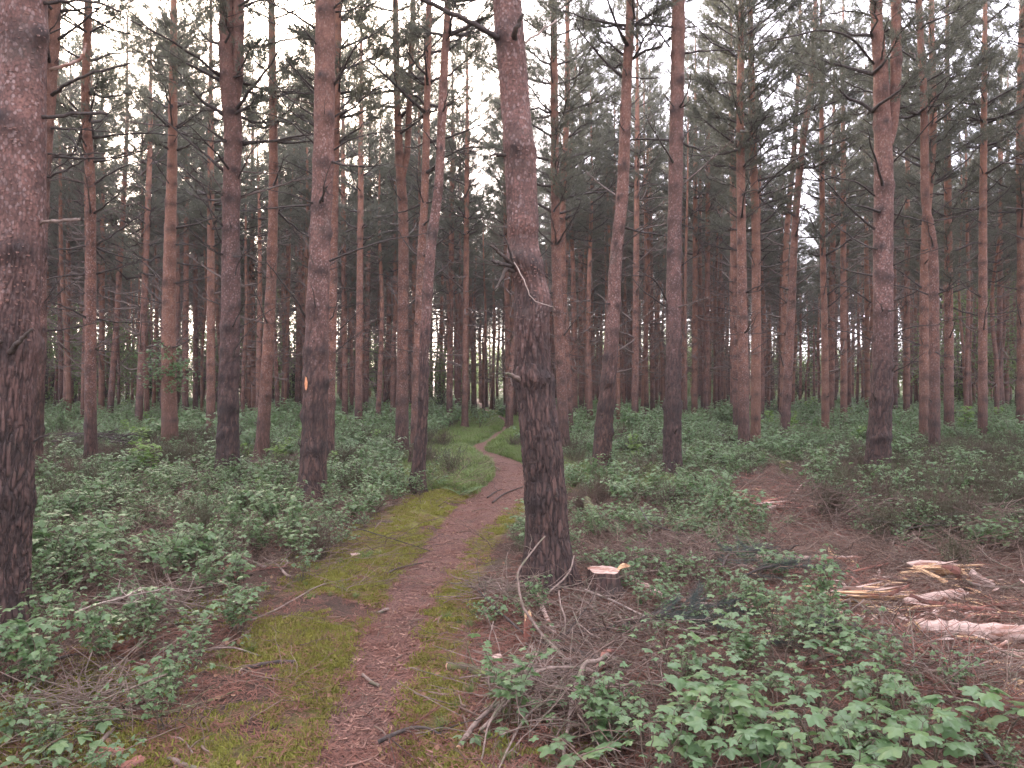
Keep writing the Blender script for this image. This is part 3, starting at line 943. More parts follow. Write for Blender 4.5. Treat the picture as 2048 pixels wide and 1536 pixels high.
ZONES = [(182, 'left of the slim reddish pine'), (340, 'between the slim reddish pine and the leafy collar pine'), (456, 'between the leafy collar pine and the forked pine'),
         (623, 'between the forked pine and the scarred pine'), (834, 'between the scarred pine and the narrow leaning pine'), (960, 'just left of the far end of the path'),
         (1090, 'behind the far path and the big leaning trunk'), (1204, 'between the big trunk and the leaning-foot pine'), (1344, 'between the leaning-foot pine and the scaly pine'),
         (1488, 'between the scaly pine and the close pair'), (1651, 'around the lilac-barked leaning pine'), (1757, 'just left of the stout split pine'),
         (1868, 'between the split pine and the dark bent pine'), (9999, 'right of the dark bent pine')]
def far_label(px, y):
    z = [t for b, t in ZONES if px < b][0]
    return ('thin far pine ' if y < 40 else 'very thin pine at the back ' if y < 56 else 'faintest farthest pine ') + z
for k, (x, y, _) in enumerate(THINGS):
    px = 1024 + x / y * F
    hs = RNG.uniform(.88, 1.10) * gap(px, y)
    root = empty('pine_tree', (x, y, H1(x, y) - .04), RNG.uniform(0, 6.28))
    root.scale = (RNG.uniform(.52, .92),) * 2 + (hs,)
    tag(root, far_label(px, y), 'pine tree', GROUP)
    c = int(RNG.integers(0, 8))
    obj('trunk', TR[k % 8], root, rot=(RNG.normal(0, .012), RNG.normal(0, .018), 0))
    o = obj('dead_branches', FARB[k % 5], root, rot=(0, 0, RNG.uniform(0, 6))); o['kind'] = 'stuff'
    obj('crown', CROWN[c], root, (0, 0, 14.8 - CROWN_H[c] * 1.08 + .1), (0, 0, RNG.uniform(0, 6)), (1.05, 1.05, 1.08))

# ------------------------------------------------------------------ scattering for what nobody could count
def template_collection(name, meshes):
    c = bpy.data.collections.new(name)
    for k, me in enumerate(meshes):
        if isinstance(me, list):                       # several meshes that stand together
            o = bpy.data.objects.new('%s_%02d' % (name, k), me[0])
            c.objects.link(o)
        else:
            o = bpy.data.objects.new('%s_%02d' % (name, k), me)
            c.objects.link(o)
    return c

def scatter(name, meshes, pts, rot, scl, idx, label):
    pts = np.asarray(pts, float)
    n = len(pts)
    if n == 0: return None
    me = bpy.data.meshes.new(name)
    me.vertices.add(n)
    me.vertices.foreach_set('co', pts.astype(np.float32).ravel())
    at = me.attributes.new('rot', 'FLOAT_VECTOR', 'POINT'); at.data.foreach_set('vector', np.asarray(rot, np.float32).ravel())
    at = me.attributes.new('scl', 'FLOAT', 'POINT'); at.data.foreach_set('value', np.asarray(scl, np.float32))
    at = me.attributes.new('pick', 'INT', 'POINT'); at.data.foreach_set('value', np.asarray(idx, np.int32))
    o = obj(name, me)
    ng = bpy.data.node_groups.new(name, 'GeometryNodeTree')
    ng.interface.new_socket('Geometry', in_out='INPUT', socket_type='NodeSocketGeometry')
    ng.interface.new_socket('Geometry', in_out='OUTPUT', socket_type='NodeSocketGeometry')
    gi = ng.nodes.new('NodeGroupInput'); go = ng.nodes.new('NodeGroupOutput')
    ip = ng.nodes.new('GeometryNodeInstanceOnPoints')
    ci = ng.nodes.new('GeometryNodeCollectionInfo')
    ci.inputs['Collection'].default_value = template_collection(name + '_kinds', meshes)
    ci.inputs['Separate Children'].default_value = True
    ci.inputs['Reset Children'].default_value = True
    def named_attr(nm, t):
        a = ng.nodes.new('GeometryNodeInputNamedAttribute'); a.data_type = t; a.inputs['Name'].default_value = nm
        return a.outputs['Attribute']
    e2r = ng.nodes.new('FunctionNodeEulerToRotation')
    ng.links.new(named_attr('rot', 'FLOAT_VECTOR'), e2r.inputs[0])
    ng.links.new(gi.outputs[0], ip.inputs['Points'])
    ng.links.new(ci.outputs[0], ip.inputs['Instance'])
    ip.inputs['Pick Instance'].default_value = True
    ng.links.new(named_attr('pick', 'INT'), ip.inputs['Instance Index'])
    ng.links.new(e2r.outputs[0], ip.inputs['Rotation'])
    ng.links.new(named_attr('scl', 'FLOAT'), ip.inputs['Scale'])
    ng.links.new(ip.outputs[0], go.inputs[0])
    md = o.modifiers.new('scatter', 'NODES'); md.node_group = ng
    tag(o, label, kind='stuff')
    return o

def joined_tree(k):
    g = Geo()
    def take(me, loc, sc, mats):
        n = len(me.vertices); V = np.zeros(n * 3, np.float32); me.vertices.foreach_get('co', V)
        V = V.reshape(-1, 3) * sc + loc
        ls = np.zeros(len(me.polygons), np.int32); lt = np.zeros(len(me.polygons), np.int32); mi = np.zeros(len(me.polygons), np.int32)
        me.polygons.foreach_get('loop_start', ls); me.polygons.foreach_get('loop_total', lt); me.polygons.foreach_get('material_index', mi)
        li = np.zeros(len(me.loops), np.int32); me.loops.foreach_get('vertex_index', li)
        kn = np.zeros(n, np.float32)
        if 'knot' in me.attributes: me.attributes['knot'].data.foreach_get('value', kn)
        fs = []
        for tot in (3, 4):
            for mm in set(mi.tolist()):
                s = (lt == tot) & (mi == mm)
                if s.any():
                    fs.append((li[ls[s][:, None] + np.arange(tot)], mats[mm]))
        g.V.append(V.astype(float))
        for f, mm in fs: g.Fs.append((f.astype(np.int64) + g.n, mm, mm == 0))
        g.A.setdefault('knot', []).append((g.n, kn))
        g.n += n
    take(TR[k], np.array([0, 0, 0]), 1, [0]); take(FARB[k % 5], np.array([0, 0, 0]), 1, [1])
    take(CROWN[k], np.array([0, 0, 14.8 - CROWN_H[k] * 1.05]), np.array([1.0, 1.0, 1.05]), [1, 2])
    return g.mesh('far_pine', [M['bark'], M['twig'], M['needle']])
FARTREE = [joined_tree(k) for k in range(8)]
n = len(REST)
P = np.array([(x, y, 0) for x, y, _ in REST]); P[:, 2] = height(P[:, 0], P[:, 1]) - .04
sc = RNG.uniform(.86, 1.08, n)
for k in range(n):
    if P[k, 1] > 5: sc[k] *= gap(1024 + P[k, 0] / P[k, 1] * F, P[k, 1])
scatter('far_and_unseen_pines', FARTREE, P, np.stack([RNG.normal(0, .012, n), RNG.normal(0, .015, n), RNG.uniform(0, 6.28, n)], 1), sc, RNG.integers(0, 8, n),
        'wall of distant pines, and unseen pines added round the camera for shade')
print('pines', len(THINGS), 'mass', n)

# ------------------------------------------------------------------ broadleaf trees at the back
def leaf_cloud(seed, n=5200, rx=2.2, rz=3.2, leaf=.13):
    rs = np.random.default_rng(seed)
    g = Geo()
    cl = rs.normal(0, 1, (60, 3)); cl /= np.linalg.norm(cl, axis=1)[:, None]
    cl *= rs.uniform(.35, 1, (60, 1)) * [rx, rx, rz]
    c = cl[rs.integers(0, 60, n)] + rs.normal(0, .30, (n, 3))
    nrm = rs.normal(0, 1, (n, 3)) + [0, 0, .9]; nrm /= np.linalg.norm(nrm, axis=1)[:, None]
    a = np.cross(nrm, rs.normal(0, 1, (n, 3))); a /= np.linalg.norm(a, axis=1)[:, None]
    b = np.cross(nrm, a)
    s = leaf * rs.uniform(.6, 1.3, (n, 1))
    V = np.stack([c - a * s * .5, c + b * s * .32, c + a * s * .5, c - b * s * .32], 1).reshape(-1, 3)
    g.add(V, np.arange(n * 4).reshape(-1, 4), smooth=False)
    for k in range(24):
        p = cl[k * 2]
        g.add(*tube([[0, 0, -rz * .9], p * .5 + [0, 0, -rz * .3], p], [.03, .018, .006], 4, cap=False), mat=1)
    return g.mesh('crown', [M['broad'], M['twig']])
BL = [leaf_cloud(1), leaf_cloud(2, 4200, 1.7, 2.6, .12), leaf_cloud(3, 5600, 2.6, 2.8, .14)]
g = Geo(); g.add(*tube([[0, 0, 0], [.05, 0, 1.5], [-.03, .04, 3], [0, 0, 5]], [.09, .07, .05, .02], 8), knot=0)
BLT = g.mesh('trunk', [M['twig']])
bl = [(92, 40, 1.0, 0, 'bright green broadleaf tree behind the trunks at the left edge'),
      (150, 47, .9, 1, 'second green broadleaf tree from the left edge, between thin trunks'),
      (208, 44, .9, 2, 'green broadleaf crown seen just right of the slim reddish pine'),
      (300, 52, 1.0, 0, 'green understorey tree left of the leafy collar pine'),
      (405, 55, 1.0, 1, 'green understorey tree left of the forked pine'),
      (488, 48, 1.1, 2, 'light green tree showing right of the forked pine'),
      (588, 50, 1.1, 0, 'light green tree showing left of the scarred trunk'),
      (755, 46, .8, 1, 'small green tree between orange pine and low fork'),
      (880, 40, .6, 2, 'small broadleaf tree beside the far end of the path'),
      (1240, 75, 1.2, 0, 'yellow-green tree glimpsed behind the leaning-foot pine'),
      (1330, 78, 1.2, 1, 'yellow-green tree glimpsed left of the scaly pine'),
      (1405, 66, 1.0, 2, 'yellow-green tree glimpsed right of the scaly pine'),
      (1600, 58, 1.1, 0, 'yellow-green tree seen right of the lilac-barked pine'),
      (1700, 68, 1.0, 1, 'green tree glimpsed left of the stout split pine'),
      (1830, 62, 1.2, 2, 'green tree glimpsed between split pine and dark bent pine'),
      (1925, 40, 1.15, 0, 'big pale green broadleaf tree behind thin stems at the right'),
      (1990, 44, 1.3, 1, 'pale green broadleaf tree, second from the right edge'),
      (2050, 42, 1.3, 2, 'pale green broadleaf tree at the right edge of the photo')]
for px, d, s, v, lab in bl:
    x = (px - 1024) / F * d
    r = empty('broadleaf_tree', (x, d, H1(x, d) - .05), px)
    r.scale = (s, s, s)
    tag(r, lab, 'broadleaf tree', 'broadleaf trees behind the pines')
    obj('trunk', BLT, r); obj('crown', BL[v], r, (0, 0, 3.4))

n = 200
x = RNG.uniform(-80, 80, n); y = RNG.uniform(86, 112, n)
scatter('distant_wood', BL, np.stack([x, y, RNG.uniform(.8, 4.5, n)], 1), np.stack([0 * x, 0 * x, RNG.uniform(0, 6.28, n)], 1), RNG.uniform(.9, 1.7, n), RNG.integers(0, 3, n),
        'pale green edge of broadleaved wood beyond the last pines')

# ------------------------------------------------------------------ undergrowth plants
def leaflet(L=1.0, W=.62, fold=.12, droop=.18):
    """a serrate oval leaflet along +X"""
    t = np.array([0, .18, .42, .68, .88, 1.0]); w = np.array([0, .36, .5, .40, .18, 0]) * W
    mid = np.stack([t * L, 0 * t, -droop * t ** 2 * L], 1)
    V = [mid]
    for s in (-1, 1):
        e = mid[1:-1].copy(); e[:, 1] += s * w[1:-1] * L; e[:, 2] += fold * w[1:-1] * L; e[:, 0] -= .03 * L
        V.append(e)
    V = np.concatenate(V)
    Fc = []
    for s, o in ((0, 6), (1, 10)):
        pr = [(0, 1, o), (1, 2, o + 1), (1, o + 1, o), (2, 3, o + 2), (2, o + 2, o + 1), (3, 4, o + 3), (3, o + 3, o + 2), (4, 5, o + 3)]
        for a, b, c in pr: Fc.append((a, b, c) if s == 0 else (a, c, b))
    return V, np.array(Fc)

def compound(seed=0):
    """bramble leaf of three or five leaflets, about 1 across"""
    rs = np.random.default_rng(seed)
    V0, F0 = leaflet()
    vs, fs, n = [], [], 0
    angs = [0, 1.15, -1.15] if seed % 3 else [0, .75, -.75, 1.75, -1.75]
    for k, a in enumerate(angs):
        s = (.62 if k == 0 else .50) * rs.uniform(.9, 1.1)
        V = (V0 * s) @ rotm(rs.uniform(-.25, .25), rs.uniform(.0, .25), a).T + [.10, 0, 0]
        vs.append(V); fs.append(F0 + n); n += len(V)
    return np.concatenate(vs), np.concatenate(fs)

def maple(seed=0):
    """sycamore leaf with five lobes, about 1 across, stalk joint at the origin"""
    rs = np.random.default_rng(seed)
    out = []
    for k, (a, L) in enumerate([(-2.15, .44), (-1.15, .62), (0, .74), (1.15, .62), (2.15, .44)]):
        a += rs.normal(0, .04)
        out += [(a - .36, L * .72), (a - .24, L * .80), (a - .15, L * .90), (a, L), (a + .15, L * .90), (a + .24, L * .80), (a + .36, L * .72)]
        if k < 4: out.append((a + [.50, .575, .575, .50][k], .40 + .02 * rs.random()))
    P = []
    for a, r in out:
        x, y = math.cos(a) * r, math.sin(a) * r
        z = -.30 * r * r + .07 * math.cos(a * 5 / 1.15 * 1.0) * r
        P.append((x, y, z))
    P.append((-.02, 0, 0.02)); P = np.array(P); n = len(P) - 1
    inner = P[:n] * .5; inner[:, 2] = P[:n, 2] * .25 + .035
    V = np.concatenate([P[:n], inner, P[n:]])
    Q1 = [(i, i + 1, n + i + 1, n + i) for i in range(n - 1)]
    T1 = [(n + i, n + i + 1, 2 * n) for i in range(n - 1)]
    return V, [np.array(Q1), np.array(T1)]

def plant_mesh(seed, h=.55, nst=6, leaf=.11, kind='bramble', lm='under', spread=.3):
    rs = np.random.default_rng(seed); g = Geo()
    for s in range(nst):
        az = rs.uniform(0, 6.28); out = rs.uniform(.25, 1) * spread; hh = h * rs.uniform(.6, 1.05)
        t = np.linspace(0, 1, 7)[:, None]
        P = np.concatenate([math.cos(az) * out * t ** 1.5, math.sin(az) * out * t ** 1.5, hh * (1.25 * t - .25 * t ** 3)], 1) + [rs.normal(0, .05), rs.normal(0, .05), -.03]
        P[1:] += rs.normal(0, .01, (6, 3))
        g.add(*tube(P, np.linspace(.0042, .002, 7), 4, cap=False), mat=1)
        nl = rs.integers(10, 17)
        for q in range(nl):
            a = rs.uniform(.30, 1.0) if q else 1.0
            k = a * 6; i0 = min(5, int(k)); p = P[i0] + (P[i0 + 1] - P[i0]) * (k - i0)
            la = rs.uniform(0, 6.28); pl = leaf * rs.uniform(.5, 1.1)
            e = p + [math.cos(la) * pl, math.sin(la) * pl, pl * .35]
            g.add(*tube([p, e], [.0014, .001], 3, cap=False), mat=1)
            V, Fc = (compound(rs.integers(0, 9)) if kind == 'bramble' else maple(rs.integers(0, 9)))
            V = (V * leaf * rs.uniform(.65, 1.2)) @ rotm(rs.normal(0, .28), rs.normal(.12, .25), la).T + e
            g.add(V, Fc, mat=0)
    return g.mesh('plant', [M[lm], M['stem']])

def region(x0, x1, y0, y1, step):
    X, Y = np.meshgrid(np.arange(x0, x1, step), np.arange(y0, y1, step))
    X = X.ravel() + RNG.uniform(-.5, .5, X.size) * step; Y = Y.ravel() + RNG.uniform(-.5, .5, Y.size) * step
    m = (np.abs(X) < .68 * Y + 2.2)
    return X[m], Y[m]

TRUNKS = [(o.location.x, o.location.y) for o in COL.objects if o.name.startswith('pine_tree') and o.location.y < 30]
def clear_of_trunks(x, y, r=.22):
    ok = np.ones(x.shape, bool)
    for a, b in TRUNKS: ok &= (x - a) ** 2 + (y - b) ** 2 > r * r
    return ok

KINDS_U = [plant_mesh(i, [.50, .62, .42, .66, .5, .55, .36, .60][i], [7, 8, 6, 9, 7, 8, 7, 8][i], [.072, .068, .075, .08, .065, .075, .07, .085][i],
                      'bramble' if i not in (4, 7) else 'maple', 'under') for i in range(8)] + [plant_mesh(20, .6, 7, .085, 'maple', 'under_y')]
def under_prob(x, y):
    pd, sd = path_dist(x, y)
    big = fbm2(x, y, .45, 3, 91)
    p = np.clip(np.where(y > 7, .46, .34) + (big - .40) * 5.0, .10, 1.0)
    p = np.where(y > 18, np.clip(p * 1.3, .5, 1), p)
    lit = jit_in(Z_LITTER, x, y, .15, 1); brs = jit_in(Z_BRASH, x, y, .12, 2); low = jit_in(Z_LOWLEFT, x, y, .12, 3)
    hth = jit_in(Z_HEATH, x, y, .3, 4); lfy = jit_in(Z_LEAFY, x, y, .08, 5); bare = poly_in(Z_BARE, x, y)
    p = np.where(hth, np.clip(p * .8, .3, 1), p); p = np.where(bare, p * .8, p)
    p = np.where(low, .40, p); p = np.where(brs, .24, p); p = np.where(lit, .012, p); p = np.where(lfy, .6, p); p = np.where(poly_in(Z_HEAP, x, y), .09, p)
    marg = np.where(y < 12, np.where(sd < 0, .62, .42), .50)
    p = np.where(pd < marg, 0, p)
    p = np.where((y > 12.5) & (y < 45) & (pd < np.where(sd < 0, 1.7, 1.0) * (.6 + .8 * fbm2(x, y, .7, 2, 23))), p * .06, p)
    return p
X, Y = [], []
for (a, b, st) in ((2.2, 9, .24), (9, 20, .29), (20, 40, .42), (40, 75, .75)):
    x, y = region(-55, 55, a, b, st)
    m = (RNG.random(x.size) < under_prob(x, y)) & clear_of_trunks(x, y)
    X.append(x[m]); Y.append(y[m])
X = np.concatenate(X); Y = np.concatenate(Y); n = len(X)
P = np.stack([X, Y, height(X, Y)], 1)
sc = RNG.uniform(.50, 1.25, n) * np.clip(np.where(X < 0, .52, .42) + (Y - 3) * .07, .42, 1.0) * np.where(Y > 20, 1.2, np.where(Y > 7, .80, 1)) * (.30 + 1.25 * fbm2(X, Y, .8, 3, 17))
idx = RNG.integers(0, 8, n); idx = np.where((RNG.random(n) < .02) & (Y > 9), 8, idx)
tag(scatter('undergrowth', KINDS_U, P, np.stack([RNG.normal(0, .08, n), RNG.normal(0, .08, n), RNG.uniform(0, 6.28, n)], 1), sc, idx,
        'knee-high green bramble and sapling undergrowth covering the forest floor'))
print('undergrowth', n)

# dead canes among the leaves
def cane_mesh(seed, n=9, L=.7, m='cane', r=.0030, up=.35):
    rs = np.random.default_rng(seed); g = Geo()
    for k in range(n):
        p = np.array([rs.normal(0, .14), rs.normal(0, .14), rs.uniform(0, .03)])
        az = rs.uniform(0, 6.28); el = rs.uniform(-.05, up * 2)
        d = np.array([math.cos(az) * math.cos(el), math.sin(az) * math.cos(el), math.sin(el)])
        l = L * rs.uniform(.4, 1.2); t = np.linspace(0, 1, 7)[:, None]
        PQ = p + d * l * t - np.array([0, 0, 1]) * t ** 2 * l * rs.uniform(.0, .45) + rs.normal(0, .012, (7, 3))
        PQ[:, 2] = np.maximum(PQ[:, 2], .004)
        g.add(*tube(PQ, np.linspace(r * rs.uniform(.6, 1.5), r * .4, 7), 4, cap=False))
        for s in range(rs.integers(0, 4)):
            q = PQ[rs.integers(2, 6)]; dd = d + rs.normal(0, .5, 3); dd /= np.linalg.norm(dd)
            g.add(*tube([q, q + dd * l * .12, q + dd * l * .26 + rs.normal(0, .01, 3)], [r * .5, r * .4, r * .25], 3, cap=False))
    return g.mesh('canes', [M[m]])
CANES = [cane_mesh(s, [9, 12, 7, 10, 8][s], [.7, .55, .8, .5, .6][s]) for s in range(5)]
def cane_prob(x, y):
    pd, sd = path_dist(x, y)
    p = np.full(x.shape, .55)
    p = np.where(jit_in(Z_LOWLEFT, x, y, .1, 3), .5, p); p = np.where(jit_in(Z_BRASH, x, y, .1, 2), .9, p)
    p = np.where(jit_in(Z_LITTER, x, y, .1, 1), .8, p); p = np.where(jit_in(Z_HEATH, x, y, .2, 4), .9, p)
    return np.where(pd < .22, .03, np.where((pd < .75) & (y < 11), p * .3, p))
X, Y = [], []
for (a, b, st) in ((2.2, 8, .15), (8, 16, .26), (16, 34, .7)):
    x, y = region(-25, 25, a, b, st)
    m = (RNG.random(x.size) < cane_prob(x, y)) & clear_of_trunks(x, y, .2); X.append(x[m]); Y.append(y[m])
X = np.concatenate(X); Y = np.concatenate(Y); n = len(X)
scatter('dead_twigs', CANES, np.stack([X, Y, height(X, Y)], 1), np.stack([RNG.normal(0, .1, n), RNG.normal(0, .1, n), RNG.uniform(0, 6.28, n)], 1),
        RNG.uniform(.5, 1.15, n) * np.where(Y < 7, .75, 1), RNG.integers(0, 5, n), 'tangle of thin dead brown twigs lying over the ground')

# thicker broken branches of the felling waste
BRASH = []
for s in range(5):
    rs = np.random.default_rng(640 + s); g = Geo()
    for k in range(4):
        gg = Geo(); branch_geo(gg, 700 + s * 9 + k, 6, sides=5)
        V = np.concatenate(gg.V) * rs.uniform(.35, .75); V[:, 1:] *= 1.5
        V[:, 2] *= .35; V = V @ rotm(rs.normal(0, .25), -rs.uniform(-.10, .14), rs.uniform(0, 6.28)).T + [rs.normal(0, .15), rs.normal(0, .15), .03]
        V[:, 2] = np.maximum(V[:, 2], .004)
        g.add(V, [f for f, _, _ in gg.Fs if f.shape[1] == 4] + [f for f, _, _ in gg.Fs if f.shape[1] == 3])
    BRASH.append(g.mesh('brash', [M[['branch', 'heap', 'heap', 'branch', 'redwood'][s]]]))
x, y = region(-9, 9, 2.6, 14, .34)
pd, sd = path_dist(x, y)
pr = .10 + .75 * jit_in(Z_BRASH, x, y, .1, 2) + .9 * jit_in(Z_LITTER, x, y, .1, 1) + .06 * jit_in(Z_LOWLEFT, x, y, .1, 3) + .25 * jit_in(Z_HEATH, x, y, .2, 4)
m = (RNG.random(x.size) < pr) & (pd > .45) & clear_of_trunks(x, y, .25)
for qx, qy in [(1208, 1196), (1208, 1230), (1320, 1185), (1430, 1205), (1520, 1106), (1600, 1106), (1690, 1106), (1745, 1196), (1870, 1190), (1950, 1258), (1850, 1250), (2030, 1262), (1890, 1142), (1195, 1330), (1150, 1400)]:
    q = px2g(qx, qy); m &= (x - q[0]) ** 2 + (y - q[1]) ** 2 > .20 ** 2
x, y = x[m], y[m]; n = len(x)
scatter('felling_waste', BRASH, np.stack([x, y, height(x, y)], 1), np.stack([0 * x, 0 * x, RNG.uniform(0, 6.28, n)], 1), RNG.uniform(.5, 1.0, n) * np.where(y < 5, .7, 1), RNG.integers(0, 5, n),
        'broken branches and felling waste strewn between the plants')

# heather
def heather_mesh(seed, lm):
    rs = np.random.default_rng(seed); g = Geo()
    for k in range(70):
        az = rs.uniform(0, 6.28); sp = rs.uniform(.1, 1) * .28; h = rs.uniform(.18, .42)
        t = np.linspace(0, 1, 4)[:, None]
        P = np.concatenate([math.cos(az) * sp * t ** 1.2, math.sin(az) * sp * t ** 1.2, h * t], 1) + np.append(rs.normal(0, .04, 2), 0)
        P[1:] += rs.normal(0, .012, (3, 3))
        g.add(*tube(P, [.0026, .002, .0017, .001], 3, cap=False))
        tufts(g, np.concatenate([P[2:3], P[3:4], (P[2:3] + P[3:4]) / 2]), np.tile([0, 0, 1.], (3, 1)), 6, .045, .006, .7, rs, 1)
    return g.mesh('heather', [M['heather'], M[lm]])
HE = [heather_mesh(1, 'heather_g'), heather_mesh(2, 'heather'), heather_mesh(3, 'heather_g')]
x, y = region(-12, 16, 4, 22, .26)
pd, sd = path_dist(x, y)
pr = np.where(jit_in(Z_HEATH, x, y, .25, 4), .45, 0) + np.where(poly_in(Z_BARE, x, y), .14, 0) + np.where(fbm2(x, y, .5, 2, 44) > .62, .12, .03)
pr = np.where(jit_in(Z_LITTER, x, y, .1, 1), .02, pr)
m = (RNG.random(x.size) < pr) & (pd > .6) & (y > 7)
x, y = x[m], y[m]; n = len(x)
scatter('heather', HE, np.stack([x, y, height(x, y)], 1), np.stack([RNG.normal(0, .1, n), RNG.normal(0, .1, n), RNG.uniform(0, 6.28, n)], 1),
        RNG.uniform(.6, 1.25, n), RNG.integers(0, 3, n), 'brownish wiry heather between the brambles')

# grass beside the far path, moss banks
def grass_mesh(seed, n=60, h=.16, r=.10, w=.005, m='grass'):
    rs = np.random.default_rng(seed); g = Geo()
    b = np.stack([rs.normal(0, r * .5, n), rs.normal(0, r * .5, n), np.zeros(n)], 1)
    az = rs.uniform(0, 6.28, n); l = h * rs.uniform(.5, 1.2, n); le = rs.uniform(.1, .8, n)
    d = np.stack([np.cos(az) * le, np.sin(az) * le, np.ones(n)], 1)
    s = np.stack([-np.sin(az), np.cos(az), 0 * az], 1) * w
    mid = b + d * (l * .55)[:, None]; tip = b + d * l[:, None] * [1.5, 1.5, .85]
    V = np.stack([b - s, b + s, mid + s * .8, mid - s * .8, tip], 1).reshape(-1, 3)
    o = np.arange(n)[:, None] * 5
    g.add(V, [o + np.array([[0, 1, 2, 3]]), o + np.array([[3, 2, 4]])], smooth=False)
    return g.mesh('tuft', [M[m]])
GR = [grass_mesh(s, 70, [.15, .2, .12][s]) for s in range(3)]
X, Y = [], []
for a, b, st in ((10.5, 20, .10), (20, 45, .2)):
    x, y = region(-9, 9, a, b, st)
    pd, sd = path_dist(x, y)
    m = (pd > .02) & (pd < 2.0 * (.5 + fbm2(x, y, .8, 2, 5))) & (y > 11.2 + 1.5 * fbm2(x, y, 2, 1, 6)); X.append(x[m]); Y.append(y[m])
x, y = region(-3, 4, 2.6, 9, .16)
pd, sd = path_dist(x, y); m = (pd > .1) & (pd < .8) & (fbm2(x, y, 1.5, 2, 66) > .62); X.append(x[m]); Y.append(y[m])
X = np.concatenate(X); Y = np.concatenate(Y); n = len(X)
scatter('grass', GR, np.stack([X, Y, height(X, Y)], 1), np.stack([0 * X, 0 * X, RNG.uniform(0, 6.28, n)], 1), RNG.uniform(.4, 1.0, n) * np.where(Y < 10, .4, 1), RNG.integers(0, 3, n),
        'bright short grass along both sides of the winding path')
MO = [grass_mesh(30 + s, 110, .022, .07, .0028, 'moss') for s in range(3)]
X, Y = [], []
for a, b, st in ((2.4, 6.5, .055), (6.5, 12, .08)):
    x, y = region(-4.5, 3.5, a, b, st)
    pd, sd = path_dist(x, y)
    am = np.clip(1.2 - np.abs(pd - np.where(sd < 0, .32, .12)) / np.where(sd < 0, .62, .22), 0, np.where(sd < 0, 1, .62))
    q = fbm2(x, y, 1.4, 3, 71)
    am = np.maximum(am * np.clip((q - .29) * 7, .0, 1.2), jit_in(Z_LOWLEFT, x, y, .1, 9) * np.clip((q - .44) * 8, 0, .95))
    m = (RNG.random(x.size) < am * .9 - .15) & (pd > -.02); X.append(x[m]); Y.append(y[m])
X = np.concatenate(X); Y = np.concatenate(Y); n = len(X)
scatter('moss', MO, np.stack([X, Y, height(X, Y) - .002], 1), np.stack([RNG.normal(0, .2, n), RNG.normal(0, .2, n), RNG.uniform(0, 6.28, n)], 1), RNG.uniform(.6, 1.3, n), RNG.integers(0, 3, n),
        'yellow-green moss cushions on the banks of the path')
print('moss', n)

# chips, needles, dead leaves
def chip_mesh(seed):
    rs = np.random.default_rng(seed); g = Geo()
    for k in range(14):
        L, W, T = rs.uniform(.012, .055), rs.uniform(.004, .012), rs.uniform(.002, .005)
        b = np.array([[x * L / 2, y * W / 2 * (1 if x < 0 else .55), z * T] for x in (-1, 1) for y in (-1, 1) for z in (0, 1)])
        b = b @ rotm(rs.normal(0, .15), rs.normal(0, .12), rs.uniform(0, 6.28)).T + [rs.normal(0, .05), rs.normal(0, .05), .001]
        g.add(b, np.array([[0, 1, 3, 2], [4, 6, 7, 5], [0, 4, 5, 1], [2, 3, 7, 6], [1, 5, 7, 3], [0, 2, 6, 4]]), smooth=False)
    return g.mesh('chips', [M['chip']])
CH = [chip_mesh(s) for s in range(6)]
def litter_mesh(seed, n=60, L=.055, r=.09, m='litter', w=.0016):
    rs = np.random.default_rng(seed); g = Geo()
    P = np.stack([rs.normal(0, r * .6, n), rs.normal(0, r * .6, n), rs.uniform(.001, .012, n)], 1)
    az = rs.uniform(0, 6.28, n); d = np.stack([np.cos(az), np.sin(az), rs.normal(0, .12, n)], 1); s = np.stack([-np.sin(az), np.cos(az), 0 * az], 1) * w
    l = (L * rs.uniform(.5, 1.3, n))[:, None]
    V = np.stack([P - s, P + s, P + d * l + s * .5, P + d * l - s * .5], 1).reshape(-1, 3)
    g.add(V, np.arange(n * 4).reshape(-1, 4), smooth=False)
    return g.mesh('needles', [M[m]])
LI = [litter_mesh(s) for s in range(4)]
def dleaf_mesh(seed):
    rs = np.random.default_rng(seed); g = Geo()
    for k in range(4):
        V, Fc = leaflet(.030, .8, .5, -.4)
        g.add(V @ rotm(rs.normal(0, .4), rs.normal(0, .4), rs.uniform(0, 6.28)).T + [rs.normal(0, .12), rs.normal(0, .12), .012], Fc)
    return g.mesh('dead_leaves', [M['deadleaf']])
DL = [dleaf_mesh(s) for s in range(4)]
def stickfew(seed):
    rs = np.random.default_rng(seed); g = Geo()
    for k in range(3):
        L = rs.uniform(.06, .22); az = rs.uniform(0, 6.28); p = np.array([rs.normal(0, .1), rs.normal(0, .1), .006])
        d = np.array([math.cos(az), math.sin(az), rs.normal(0, .05)])
        g.add(*tube([p, p + d * L * .5 + rs.normal(0, .008, 3), p + d * L], np.array([.004, .0035, .002]) * rs.uniform(.6, 1.9), 5))
    return g.mesh('sticks', [M['cane']])
SK = [stickfew(s) for s in range(5)]
def lay(name, kinds, a, b, st, prob, lab, smin=.6, smax=1.3, xr=9):
    X, Y = [], []
    for (p, q, s) in ((a, min(b, 6), st), (min(b, 6), b, st * 1.6)):
        if q <= p: continue
        x, y = region(-xr, xr, p, q, s); m = RNG.random(x.size) < prob(x, y); X.append(x[m]); Y.append(y[m])
    X = np.concatenate(X); Y = np.concatenate(Y); n = len(X)
    print(name, n)
    scatter(name, kinds, np.stack([X, Y, height(X, Y)], 1), np.stack([RNG.normal(0, .08, n), RNG.normal(0, .08, n), RNG.uniform(0, 6.28, n)], 1), RNG.uniform(smin, smax, n), RNG.integers(0, len(kinds), n), lab)
